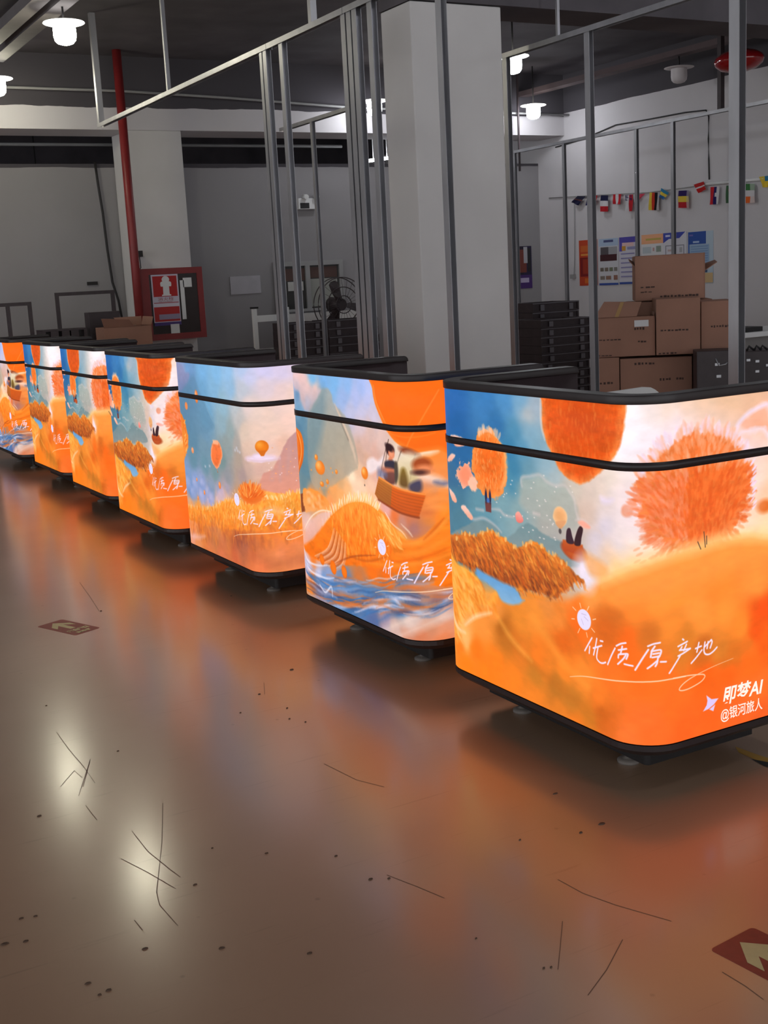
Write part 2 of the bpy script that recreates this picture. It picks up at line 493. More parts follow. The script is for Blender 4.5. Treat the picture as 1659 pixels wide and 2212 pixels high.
    def line(self, pts, w, col, alpha=1.0, taper=(1.0, 1.0), soft=None, smooth=True):
        pts = [self.tr(p) for p in pts]; w = w * self.off[2]
        if smooth and len(pts) > 2: pts = smooth_pts(pts, False, 5)
        soft = soft or self.res
        b = self.box(pts, w + soft)
        if b is None: return
        sl, S, T = b
        if taper == (1.0, 1.0):
            m = np.clip(0.5 + (w / 2 - self.segd(pts, S, T, False)) / (2 * soft), 0, 1)
        else:
            n = len(pts); m = np.zeros(S.shape, np.float32)
            for i in range(n - 1):
                k = (i + 0.5) / (n - 1)
                ww = w * (taper[0] + (1 - taper[0]) * min(1, k * 3)) * (taper[1] + (1 - taper[1]) * min(1, (1 - k) * 3))
                m = np.maximum(m, np.clip(0.5 + (ww / 2 - self.segd(pts[i:i + 2], S, T, False)) / (2 * soft), 0, 1))
        self.put(sl, (m * alpha).astype(np.float32), cc(col))
    def dab(self, p, ang, ln, w, col, alpha=0.8, bend=0.0):
        """one tapered brush dab from p"""
        a = np.array(p); d = np.array((math.cos(ang), math.sin(ang))); q = np.array((-d[1], d[0]))
        mid = a + d * ln * 0.5 + q * bend * ln
        ds, dt, sc, cs, ct = self.off
        self.line([tuple(a), tuple(mid), tuple(a + d * ln)], w, col, alpha, (0.3, 0.15), soft=max(self.res, w * 0.25))
    def tufts(self, inside, n, ang, spread, ln, w, cols, alpha=0.7, bend=0.15):
        """many dabs inside a polygon; ang may be a function of the point"""
        P = np.array(inside); lo = P.min(0); hi = P.max(0); k = 0; guard = 0
        while k < n and guard < n * 30:
            guard += 1
            p = lo + self.rng.random(2) * (hi - lo)
            c = False
            for i in range(len(P)):
                a, b = P[i], P[i - 1]
                if (a[1] > p[1]) != (b[1] > p[1]) and p[0] < (b[0] - a[0]) * (p[1] - a[1]) / (b[1] - a[1]) + a[0]: c = not c
            if not c: continue
            k += 1
            th = (ang(p) if callable(ang) else ang) + (self.rng.random() - 0.5) * spread
            col = cols(p) if callable(cols) else cols[int(self.rng.integers(len(cols)))]
            self.dab(p, th, ln * (0.6 + 0.8 * self.rng.random()), w * (0.6 + 0.8 * self.rng.random()), col, alpha, (self.rng.random() - 0.5) * 2 * bend)
    def grain(self, amt=0.03):
        self.img *= 1 + amt * self.noise(30, 60, 4, 9)[..., None]
        np.clip(self.img, 0, 1, out=self.img)
    def image(self, name):
        im = bpy.data.images.new(name, self.W, self.H, alpha=False)
        a = np.ones((self.H, self.W, 4), np.float32); a[..., :3] = np.clip(self.img, 0, 1)
        im.pixels.foreach_set(a.ravel()); im.update(); im.pack()
        return im

WHITE = (244, 228, 250)
def slogan(A, logo=False):
    """the handwritten line with its sun"""
    A.group()
    w = 0.0052
    for p in ([(0.715, 0.433), (0.698, 0.41), (0.681, 0.386)], [(0.704, 0.404), (0.701, 0.383)], [(0.737, 0.436), (0.731, 0.413), (0.721, 0.383)], [(0.72, 0.403), (0.759, 0.42)], [(0.742, 0.411), (0.735, 0.379), (0.747, 0.368), (0.761, 0.368), (0.775, 0.374)], [(0.753, 0.433), (0.764, 0.434)],
              [(0.816, 0.426), (0.802, 0.403), (0.784, 0.37)], [(0.821, 0.434), (0.836, 0.443), (0.852, 0.448)], [(0.828, 0.423), (0.854, 0.431)], [(0.841, 0.436), (0.835, 0.412)], [(0.827, 0.4), (0.829, 0.41), (0.843, 0.414)], [(0.843, 0.414), (0.858, 0.416), (0.853, 0.401)], [(0.852, 0.413), (0.843, 0.399), (0.825, 0.381)], [(0.847, 0.385), (0.872, 0.383)],
              [(0.916, 0.433), (0.899, 0.406), (0.879, 0.372)], [(0.915, 0.443), (0.93, 0.449), (0.949, 0.452)], [(0.934, 0.442), (0.926, 0.431)], [(0.922, 0.411), (0.925, 0.428)], [(0.925, 0.428), (0.949, 0.431), (0.951, 0.422), (0.945, 0.41)], [(0.929, 0.42), (0.946, 0.422)], [(0.927, 0.41), (0.947, 0.413)], [(0.943, 0.412), (0.94, 0.394), (0.935, 0.384)], [(0.939, 0.399), (0.926, 0.388), (0.913, 0.378)], [(0.95, 0.396), (0.966, 0.395)],
              [(1.023, 0.451), (1.027, 0.448)], [(1.006, 0.433), (1.023, 0.437), (1.04, 0.441)], [(1.014, 0.422), (1.02, 0.429)], [(1.027, 0.417), (1.037, 0.433)], [(1.011, 0.421), (1.029, 0.419), (1.051, 0.418)], [(1.051, 0.418), (1.027, 0.41), (1.006, 0.405)], [(1.013, 0.404), (0.994, 0.382), (0.976, 0.36)],
              [(1.071, 0.414), (1.093, 0.417)], [(1.084, 0.429), (1.076, 0.403)], [(1.095, 0.405), (1.076, 0.389), (1.055, 0.374)], [(1.105, 0.412), (1.131, 0.428)], [(1.131, 0.428), (1.134, 0.421), (1.127, 0.405)], [(1.119, 0.425), (1.115, 0.406)], [(1.107, 0.426), (1.103, 0.403), (1.108, 0.391), (1.122, 0.387), (1.138, 0.392), (1.153, 0.402)]):
        A.line(p, w, WHITE)
    A.line([(0.607, 0.286), (0.669, 0.304), (0.76, 0.32), (0.839, 0.333), (0.897, 0.338), (0.94, 0.34), (0.982, 0.342), (1.033, 0.34)], 0.0034, (255, 220, 185), taper=(0.4, 1))
    A.line([(0.989, 0.343), (1.04, 0.34), (1.081, 0.335), (1.101, 0.331), (1.106, 0.323), (1.09, 0.311), (1.049, 0.301), (1.021, 0.3), (1.009, 0.306), (1.022, 0.318), (1.046, 0.328), (1.069, 0.334), (1.108, 0.342), (1.153, 0.349), (1.216, 0.356)], 0.0032, (255, 215, 180), taper=(1, 0.3))
    c = (0.68, 0.48)
    A.ell(c, 0.032, 0.031, (236, 226, 255), feather=0.0015)
    for p in ([(0.681, 0.489), (0.699, 0.481)], [(0.668, 0.479), (0.677, 0.464)], [(0.669, 0.496), (0.69, 0.496)]):
        A.line(p, 0.003, (205, 185, 205), 0.7)
    for p in ([(0.662, 0.526), (0.667, 0.513)], [(0.704, 0.525), (0.695, 0.511)], [(0.628, 0.507), (0.643, 0.5)], [(0.622, 0.47), (0.635, 0.472)], [(0.721, 0.489), (0.734, 0.494)], [(0.66, 0.449), (0.65, 0.433)], [(0.69, 0.443), (0.694, 0.43)], [(0.714, 0.461), (0.728, 0.453)]):
        A.line(p, 0.0024, (255, 225, 190))
    if logo:
        A.poly([(1.112, 0.266), (1.132, 0.25), (1.159, 0.247), (1.141, 0.232), (1.12, 0.223), (1.099, 0.22), (1.113, 0.236), (1.116, 0.249)], (228, 205, 248), feather=0.0012, smooth=False)
        A.poly([(1.146, 0.231), (1.139, 0.212), (1.123, 0.221)], (228, 205, 248), feather=0.0012, smooth=False)

def orchard(res, seed, bal=(0, 0, 1), stree=(0, 0, 1), bask=(0, 0, 1), tree=(0, 0, 1), hill=(0, 0), ridge=(0, 0), text=True, logo=False):
    """orange orchard with a balloon and a round fluffy tree"""
    A = Art(res, seed)
    A.background("0.005,1.111,45/108/180 -0.028,1.062,42/105/180 0.205,1.096,62/128/190 0.316,1.096,80/145/200 0.401,1.102,120/170/205 0.43,1.067,190/190/190 0.461,1.093,165/180/195 0.021,0.999,36/100/165 0.256,1.017,50/115/172 0.364,1.007,80/145/182 0.437,1.013,135/175/198 0.465,0.961,130/170/190 0.403,0.948,90/150/185 0.063,0.902,45/105/160 0.329,0.948,60/130/172 0.358,0.888,62/130/168 0.422,0.907,110/155/175 -0.005,0.82,60/110/150 0.003,0.753,75/125/150 0.334,0.847,75/140/170 0.524,0.93,150/180/195 0.561,0.886,175/190/195 0.871,1.09,255/252/255 0.879,1.036,255/252/255 0.855,0.98,250/246/252 0.89,1.063,252/240/245 0.933,1.089,246/230/226 0.972,1.103,246/222/206 1.04,1.096,244/212/188 1.114,1.1,243/204/172 1.188,1.105,240/196/160 1.303,1.111,238/190/155 1.343,1.05,245/190/160 0.932,1.035,250/240/245 1.004,1.056,248/232/235 0.861,0.941,248/235/225 0.889,0.986,252/242/248 0.815,0.916,240/222/208 0.763,0.876,234/212/198 0.709,0.857,228/205/192 0.788,0.833,235/215/212 0.841,0.873,244/228/226 0.859,0.807,248/232/232 0.875,0.757,250/235/232 0.839,0.726,238/222/228 0.787,0.776,226/212/225 0.741,0.728,220/205/215 0.708,0.822,226/196/180 0.689,0.784,222/190/172 0.655,0.862,215/200/185 0.398,0.842,148/170/170 0.499,0.83,166/175/168 0.557,0.801,186/178/162 0.607,0.838,200/185/170 0.275,0.776,125/162/172 0.147,0.732,100/148/165 0.036,0.689,82/128/148 0.595,0.77,196/184/172 0.517,0.778,178/176/168 0.436,0.785,160/172/170 0.372,0.751,140/168/172 0.515,0.734,176/172/165 0.602,0.717,190/178/170 0.649,0.707,205/188/180 0.553,0.691,172/168/165 0.824,0.661,255/215/150 0.885,0.689,255/222/165 0.94,0.712,255/225/170 1.075,0.7,255/225/175 1.189,0.723,255/230/190 1.307,0.711,255/225/180 0.886,0.718,252/225/200 0.793,0.684,240/205/180 1.32,0.955,250/215/195 1.305,0.875,252/225/200 1.337,0.825,255/205/160 1.296,1.009,250/200/170 1.344,0.993,248/185/150")
    # cloud bank, mountains and floating petals
    A.poly([(0.386, 0.828), (0.388, 0.866), (0.42, 0.873), (0.482, 0.886), (0.521, 0.873), (0.56, 0.863), (0.608, 0.868), (0.635, 0.848), (0.658, 0.815), (0.666, 0.781), (0.65, 0.743), (0.516, 0.747), (0.384, 0.778)], (176, 186, 178), (172, 172, 165), 0.012, 0.006, 60, alpha=0.75)
    A.line([(0.389, 0.841), (0.388, 0.866), (0.431, 0.876), (0.482, 0.886), (0.516, 0.87), (0.558, 0.863), (0.603, 0.869), (0.626, 0.852), (0.646, 0.834), (0.652, 0.803), (0.663, 0.779)], 0.006, (226, 208, 206), 0.6, soft=0.006)
    A.poly([(-0.073, 0.6), (0.058, 0.665), (0.157, 0.701), (0.237, 0.692), (0.291, 0.661), (0.381, 0.714), (0.423, 0.727), (0.514, 0.703), (0.611, 0.689), (0.665, 0.638), (0.51, 0.616), (0.23, 0.585), (-0.012, 0.563)], (112, 142, 148), (150, 150, 148), 0.004, 0.004, 50, alpha=0.85)
    for p in ([(0.045, 0.731), (0.081, 0.719), (0.109, 0.696), (0.169, 0.708), (0.226, 0.697), (0.27, 0.677)], [(0.129, 0.733), (0.171, 0.734)], [(0.217, 0.745), (0.263, 0.748), (0.29, 0.736), (0.339, 0.736)], [(0.446, 0.764), (0.476, 0.764)], [(0.651, 0.773), (0.689, 0.778), (0.715, 0.765), (0.76, 0.754), (0.777, 0.734)]):
        A.line(p, 0.009, (226, 204, 200), 0.55, (0.4, 0.4), soft=0.005)
    for k in range(46):
        p = (0.394, 0.779); q = (p[0] + (A.rng.random() - 0.4) * 0.42, p[1] + (A.rng.random() - 0.45) * 0.2)
        A.ell(q, 0.0024 + 0.002 * A.rng.random(), 0.002, (240, 226, 220), feather=0.0015, alpha=0.8)
    A.poly([(0.763, 0.858), (0.789, 0.856), (0.821, 0.857), (0.805, 0.841), (0.771, 0.839)], (238, 222, 245), feather=0.008, alpha=0.7)
    for p in ([(-0.013, 0.965), (0.031, 0.966), (0.079, 0.957), (0.084, 0.941), (0.029, 0.929), (-0.001, 0.943)], [(-0.055, 0.875), (-0.012, 0.901), (0.014, 0.898), (-0.022, 0.874)], [(-0.046, 0.78), (-0.002, 0.766), (0.012, 0.74), (-0.019, 0.743)], [(0.038, 0.727), (0.063, 0.734), (0.104, 0.705), (0.097, 0.691), (0.061, 0.706)]):
        A.poly(p, (246, 205, 190), (250, 170, 140), 0.003, 0.003, 80)
    # pale puffs at the right
    A.poly([(1.227, 1.033), (1.273, 1.068), (1.35, 1.084), (1.368, 0.949), (1.305, 0.957), (1.281, 0.982)], (250, 190, 160), (250, 170, 130), 0.006, 0.006, 50, edge=(250, 215, 205))
    A.poly([(1.234, 1.01), (1.288, 1.021), (1.344, 1.01), (1.368, 0.949), (1.305, 0.939), (1.258, 0.973)], (252, 205, 180), (248, 220, 210), 0.006, 0.006, 50, edge=(246, 228, 240))
    A.line([(1.23, 1.033), (1.261, 1.058), (1.304, 1.074), (1.343, 1.082)], 0.012, (244, 226, 246), 0.8, soft=0.006)
    A.ell((1.338, 0.789), 0.03, 0.02, (235, 110, 30), feather=0.008)
    # distant bushes
    A.ell((0.862, 0.827), 0.018, 0.018, (240, 150, 110), feather=0.004, amp=0.003)
    A.group(*stree[:2], stree[2], *(0.209, 0.891))
    A.ell((0.071, 0.839), 0.05, 0.042, (250, 146, 108), (250, 180, 152), 0.004, 0.02, 70)
    A.ell((0.117, 0.815), 0.03, 0.025, (252, 195, 165), feather=0.004, amp=0.006, nf=80)
    c = (0.213, 0.891)
    A.ell(c, 0.098, 0.112, (244, 112, 34), (250, 150, 72), 0.004, 0.014, 60, tex=0.1)
    for k in range(170):
        th = A.rng.random() * 2 * math.pi; r = math.sqrt(A.rng.random()) * 0.9
        q = (c[0] + 0.094 * r * math.cos(th), c[1] + 0.106 * r * math.sin(th))
        A.dab(q, 1.6 + (A.rng.random() - 0.5) * 1.4, 0.016, 0.006, ((250, 150, 70), (236, 96, 26), (252, 170, 100))[k % 3], 0.45)
    A.line([(0.278, 0.965), (0.301, 0.939), (0.308, 0.901), (0.301, 0.856), (0.276, 0.818)], 0.012, (255, 200, 140), 0.6, (0.3, 0.3), soft=0.008)
    for k in range(15):
        q = (c[0] - 0.055 + 0.0075 * k + 0.006 * A.rng.random(), c[1] + 0.083 + 0.02 * math.sin(k / 14 * math.pi))
        A.dab(q, 1.9 - 0.05 * k + (A.rng.random() - 0.5) * 0.6, 0.012 + 0.016 * A.rng.random(), 0.011, (252, 206, 172), 0.6)
    b = (0.2, 0.749)
    A.poly([(b[0] - 0.018, b[1] + 0.016), (b[0] + 0.018, b[1] + 0.016), (b[0] + 0.016, b[1] - 0.016), (b[0] - 0.015, b[1] - 0.016)], (118, 62, 60), feather=0.002, smooth=False)
    for dx in (-0.011, 0.012):
        A.ell((b[0] + dx, b[1] + 0.034), 0.0065, 0.022, (38, 40, 74), feather=0.002)
    A.ell((b[0], b[1] + 0.022), 0.008, 0.008, (70, 110, 180), feather=0.002)
    # large balloon
    A.group(*bal[:2], bal[2], 0.68, 1.1)
    P = [(0.497, 1.143), (0.5, 1.114), (0.501, 1.036), (0.524, 0.984), (0.554, 0.945), (0.586, 0.907), (0.637, 0.886), (0.683, 0.883), (0.738, 0.906), (0.8, 0.952), (0.837, 0.993), (0.856, 1.052), (0.863, 1.12), (0.864, 1.161)]
    A.poly(P, (228, 92, 24), (226, 84, 22), 0.004, 0.004, 60, tex=0.14, edge=(246, 138, 66), ew=0.03)
    A.ell((0.68, 1.079), 0.09, 0.085, (212, 72, 18), feather=0.06, alpha=0.55)
    A.tufts(P, 420, 1.57, 0.7, 0.02, 0.007, ((236, 108, 38), (216, 78, 20), (242, 126, 54), (224, 90, 26)), 0.28)
    A.line([(0.496, 1.113), (0.497, 1.042), (0.512, 0.995)], 0.008, (250, 222, 205), 0.7, (0.6, 0.3), soft=0.005)
    # little balloons and the basket with two dark ears
    A.group(*bask[:2], bask[2], *(0.64, 0.705))
    A.ell((0.578, 0.773), 0.034, 0.03, (238, 172, 112), (246, 200, 150), 0.003, 0.003)
    A.poly([(0.555, 0.753), (0.604, 0.763), (0.586, 0.739), (0.572, 0.736)], (226, 160, 110), feather=0.003)
    A.ell((0.576, 0.728), 0.007, 0.008, (90, 80, 80), feather=0.002)
    A.poly([(0.35, 0.748), (0.37, 0.758), (0.392, 0.735), (0.376, 0.723), (0.355, 0.726)], (248, 175, 160), (240, 120, 110), 0.002)
    A.ell((0.639, 0.678), 0.062, 0.028, (200, 88, 34), (176, 66, 28), 0.004, 0.002, rot=-0.12)
    A.poly([(0.589, 0.704), (0.681, 0.703), (0.683, 0.671), (0.591, 0.673)], (204, 92, 36), (186, 70, 30), 0.003, 0.002, smooth=False)
    A.poly([(0.606, 0.7), (0.608, 0.736), (0.624, 0.744), (0.633, 0.722), (0.64, 0.701)], (62, 36, 48), feather=0.002)
    A.poly([(0.642, 0.7), (0.655, 0.738), (0.671, 0.758), (0.684, 0.751), (0.676, 0.723), (0.669, 0.7)], (58, 30, 36), feather=0.002)
    A.poly([(0.661, 0.768), (0.684, 0.775), (0.715, 0.765), (0.713, 0.757), (0.683, 0.757)], (250, 172, 150), feather=0.004)
    A.group(*tree[:2], tree[2], 1.075, 0.87)
    # fluffy round tree
    c = (1.085, 0.865)
    A.ell(c, 0.235, 0.205, (250, 225, 235), feather=0.05, alpha=0.5)
    A.ell(c, 0.195, 0.168, (242, 112, 44), (248, 136, 72), 0.006, 0.02, 50, tex=0.1)
    for k in range(1150):
        th = A.rng.random() * 2 * math.pi; r = math.sqrt(A.rng.random())
        q = (c[0] + 0.198 * r * math.cos(th), c[1] + 0.17 * r * math.sin(th) - 0.01)
        up = math.sin(th) * r
        side = math.cos(th) * r
        ang = math.pi / 2 - side * 0.9 + (A.rng.random() - 0.5) * 0.8
        if r > 0.82: ang = math.atan2(math.sin(th) + 0.25, math.cos(th))
        f = A.rng.random()
        if up > 0.35: col = ((250, 160, 110), (252, 176, 132), (246, 130, 66))[k % 3]
        elif side < -0.2: col = ((246, 132, 84), (250, 152, 112), (238, 100, 40))[k % 3]
        else: col = ((238, 100, 34), (246, 122, 52), (230, 88, 30))[k % 3]
        A.dab(q, ang, 0.016 + 0.018 * f, 0.006 + 0.005 * f, col, 0.45)
    for k in range(120):
        th = 0.3 + A.rng.random() * 2.5
        rr = 0.96 + 0.1 * A.rng.random()
        q = (c[0] + 0.19 * rr * math.cos(th), c[1] + 0.165 * rr * math.sin(th))
        A.dab(q, th + (1.57 - th) * 0.5 + (A.rng.random() - 0.5) * 0.5, 0.014 + 0.026 * A.rng.random(), 0.008 + 0.006 * A.rng.random(), ((244, 222, 242), (250, 206, 204), (250, 184, 150))[k % 3], 0.55)
    for k in range(26):
        q = (0.919, 0.741); q = (q[0] + A.rng.random() * 0.16 - 0.04, q[1] + A.rng.random() * 0.02 - 0.015 - 0.06 * A.rng.random())
        A.dab(q, 0.5, 0.02, 0.007, (250, 160, 110), 0.5)
    for k in range(16):
        q = (c[0] + 0.195 + 0.012 * A.rng.random(), c[1] - 0.1 + 0.18 * A.rng.random())
        A.dab(q, 0.7, 0.02, 0.006, (246, 222, 244), 0.8)
    # orange hills
    A.group(hill[0], hill[1])
    H = [(0.7, 0.578), (0.737, 0.601), (0.783, 0.627), (0.824, 0.646), (0.856, 0.659), (0.885, 0.672), (0.94, 0.692), (1.001, 0.705), (1.075, 0.708), (1.151, 0.717), (1.228, 0.717), (1.299, 0.709), (1.354, 0.698)] + [(1.7, 0.7), (1.7, 0.0), (0.5, 0.0), (0.5, 0.45)]
    A.poly(H, (255, 158, 66), (250, 120, 36), 0.012, 0.004, 20, smooth=False)
    A.line([(0.765, 0.618), (0.824, 0.644), (0.885, 0.671), (0.94, 0.691), (1.001, 0.704), (1.075, 0.707), (1.151, 0.716), (1.228, 0.716), (1.299, 0.708), (1.354, 0.698)], 0.03, (255, 216, 140), 0.75, soft=0.02)
    A.group(tree[0], tree[1])
    for p in ([(1.092, 0.7), (1.081, 0.722)], [(1.109, 0.703), (1.104, 0.747)], [(1.114, 0.711), (1.114, 0.734)]):
        A.line(p, 0.003, (90, 66, 50))
    A.group()
    G = Art.__new__(Art); G.__dict__.update(A.__dict__); G.img = A.img.copy()
    G.background("0.884,0.603,255/146/46 1,0.607,255/150/50 1.151,0.57,255/140/46 1.308,0.555,255/150/58 1.341,0.483,248/84/16 1.309,0.422,250/96/22 1.35,0.377,250/100/24 0.823,0.584,255/150/56 0.7,0.572,252/166/80 0.939,0.563,255/150/52 1.074,0.531,255/152/58 1.189,0.492,255/150/54 1.245,0.44,252/142/46 1.269,0.387,240/120/36 0.643,0.53,255/120/30 0.625,0.556,250/165/90 0.806,0.517,222/112/34 0.787,0.471,226/104/28 0.883,0.522,252/136/44 0.916,0.476,222/116/36 0.859,0.461,250/108/24 0.973,0.496,250/142/48 1.044,0.448,228/128/40 1.104,0.419,212/108/34 1.166,0.395,228/130/44 1.213,0.367,226/116/34 1.105,0.466,254/150/56 0.64,0.449,250/112/28 0.563,0.457,246/140/54 0.504,0.488,236/140/60 0.58,0.385,232/106/28 0.441,0.442,246/146/52 0.354,0.41,240/140/46 0.262,0.356,190/104/30 0.283,0.32,206/116/36 0.219,0.394,250/150/60 0.359,0.299,236/126/40 0.455,0.303,250/128/36 0.327,0.318,226/120/36 0.432,0.251,208/124/40 0.535,0.246,196/116/38 0.613,0.217,206/122/40 0.688,0.188,216/122/36 0.496,0.288,240/130/40 0.577,0.309,252/138/42 0.673,0.296,252/142/48 0.746,0.255,250/128/40 0.762,0.211,212/100/28 0.798,0.185,232/110/36 0.209,0.227,254/130/30 0.09,0.239,254/124/26 -0.011,0.236,254/128/30 0.024,0.179,255/132/26 0.147,0.176,255/132/28 0.299,0.209,252/134/36 0.428,0.178,246/134/40 0.552,0.167,232/128/40 0.63,0.146,244/128/36 0.817,0.335,252/120/36 0.882,0.381,254/110/26 0.937,0.335,255/116/32 0.998,0.268,255/112/34 0.908,0.229,255/116/44 0.849,0.173,252/122/50 0.935,0.181,255/112/40 1.035,0.188,254/104/32 1.151,0.222,254/104/30 1.19,0.311,255/104/24 1.277,0.33,254/112/28 1.311,0.237,252/116/40 1.23,0.18,250/104/36 1.112,0.328,250/102/22 1.328,0.17,246/100/36 0.003,0.417,246/160/60 0.076,0.383,250/166/76 -0.039,0.322,255/206/140 -0.022,0.283,252/180/100 0.145,0.336,250/150/60 0.03,0.267,255/190/110 0.165,0.464,240/160/70", e=0.02)
    T = A.t[:, None]; S = A.s[None, :]
    ramp = np.clip((0.585 + hill[1] + 0.06 * np.clip((S - 0.75) / 0.5, -1.5, 1) - T) / 0.06, 0, 1)
    A.img += ramp[..., None] * (G.img - A.img)
    # long soft furrows
    for p, w_, c_, al in (([(0.251, 0.353), (0.348, 0.296), (0.494, 0.255), (0.632, 0.216), (0.744, 0.199)], 0.026, (204, 112, 34), 0.4), ([(0.545, 0.497), (0.62, 0.432), (0.657, 0.398), (0.693, 0.351)], 0.03, (214, 110, 34), 0.4), ([(0.419, 0.431), (0.5, 0.379), (0.577, 0.322), (0.691, 0.277)], 0.03, (255, 160, 60), 0.4),
                          ([(0.219, 0.401), (0.306, 0.333), (0.412, 0.286)], 0.02, (255, 172, 70), 0.5), ([(0.789, 0.525), (0.813, 0.495), (0.804, 0.451)], 0.05, (218, 102, 28), 0.3), ([(0.911, 0.5), (0.921, 0.465)], 0.04, (214, 108, 34), 0.3), ([(1.104, 0.437), (1.097, 0.385)], 0.04, (210, 104, 32), 0.3), ([(1.174, 0.399), (1.182, 0.343)], 0.03, (206, 110, 34), 0.3),
                          ([(1.014, 0.407), (1.021, 0.364)], 0.04, (220, 130, 44), 0.35), ([(1.3, 0.508), (1.309, 0.422)], 0.04, (236, 80, 14), 0.4)):
        A.line(p, w_, c_, al, (0.3, 0.3), soft=w_ * 0.45)
    # glow behind the ridge, ridge of golden bushes, pond
    A.group(ridge[0], ridge[1])
    A.ell((0.691, 0.622), 0.045, 0.05, (246, 232, 246), feather=0.025, alpha=0.95, rot=0.3)
    A.poly([(0.685, 0.683), (0.74, 0.675), (0.792, 0.655), (0.774, 0.622), (0.711, 0.622)], (250, 170, 90), feather=0.012, alpha=0.7)
    R = [(-0.073, 0.608), (0.006, 0.629), (0.057, 0.643), (0.117, 0.643), (0.201, 0.672), (0.258, 0.662), (0.291, 0.66), (0.334, 0.642), (0.366, 0.644), (0.42, 0.669), (0.482, 0.67), (0.522, 0.652), (0.561, 0.649), (0.599, 0.635), (0.646, 0.61), (0.687, 0.6), (0.682, 0.587)] + [(0.645, 0.585), (0.586, 0.549), (0.546, 0.522), (0.486, 0.522), (0.413, 0.514), (0.359, 0.51), (0.293, 0.503), (0.226, 0.51)] + [(0.18, 0.509), (0.085, 0.525), (0.012, 0.536), (-0.073, 0.537)]
    A.poly(R, (238, 134, 42), (150, 68, 30), 0.004, 0.008, 60, tex=0.15)
    rt = max(q[1] for q in R)
    def rcol(p):
        k = A.rng.random() + (rt - p[1]) * 2.2
        return (252, 170, 70) if k < 0.3 else (242, 126, 38) if k < 0.65 else (212, 92, 28) if k < 0.9 else (146, 68, 32) if k < 1.15 else (88, 40, 28)
    A.tufts(R, 900, -0.85, 0.6, 0.026, 0.008, rcol, 0.42)
    for q in [(-0.008, 0.613), (0.044, 0.638), (0.093, 0.641), (0.154, 0.658), (0.201, 0.672), (0.247, 0.666), (0.291, 0.657), (0.345, 0.641), (0.388, 0.658), (0.431, 0.67), (0.482, 0.667), (0.531, 0.652), (0.589, 0.633)]:
        for k in range(3):
            A.dab((q[0] + (A.rng.random() - 0.5) * 0.03, q[1] - 0.006), 1.4 + (A.rng.random() - 0.5), 0.014, 0.009, (252, 190, 108), 0.6)
    A.poly([(0.116, 0.531), (0.18, 0.522), (0.26, 0.514), (0.337, 0.506), (0.369, 0.48)] + [(0.384, 0.476), (0.334, 0.451), (0.268, 0.446), (0.224, 0.476), (0.155, 0.496)] + [(0.126, 0.498)], (96, 158, 214), (140, 182, 216), 0.006, 0.003, 30)
    A.poly([(0.343, 0.501), (0.413, 0.508), (0.505, 0.508)] + [(0.547, 0.541), (0.505, 0.507), (0.412, 0.494), (0.371, 0.518)], (246, 148, 50), (240, 136, 40), 0.008, 0.003)
    # golden leaves at the lower left
    Lf = [(-0.073, 0.529), (0.011, 0.525), (0.072, 0.516), (0.126, 0.498), (0.153, 0.463), (0.174, 0.428)] + [(0.224, 0.476), (0.233, 0.444), (0.198, 0.423), (0.126, 0.408), (0.036, 0.354), (-0.022, 0.283), (-0.073, 0.218), (-0.073, 0.218)]
    A.poly(Lf, (252, 172, 62), (250, 160, 70), 0.008, 0.004)
    A.tufts(Lf, 170, -0.8, 0.8, 0.04, 0.012, ((255, 186, 80), (246, 140, 38), (255, 200, 110), (232, 116, 30)), 0.38)
    for p in ([(-0.073, 0.414), (-0.067, 0.343), (-0.02, 0.305)], [(-0.073, 0.327), (-0.021, 0.298), (0.032, 0.289)], [(0.034, 0.318), (0.098, 0.36), (0.196, 0.395)]):
        A.line(p, 0.014, (255, 224, 180), 0.7, (0.4, 0.3), soft=0.007)
    A.group()
    A.grain(0.035)
    if text: slogan(A, logo)
    return A

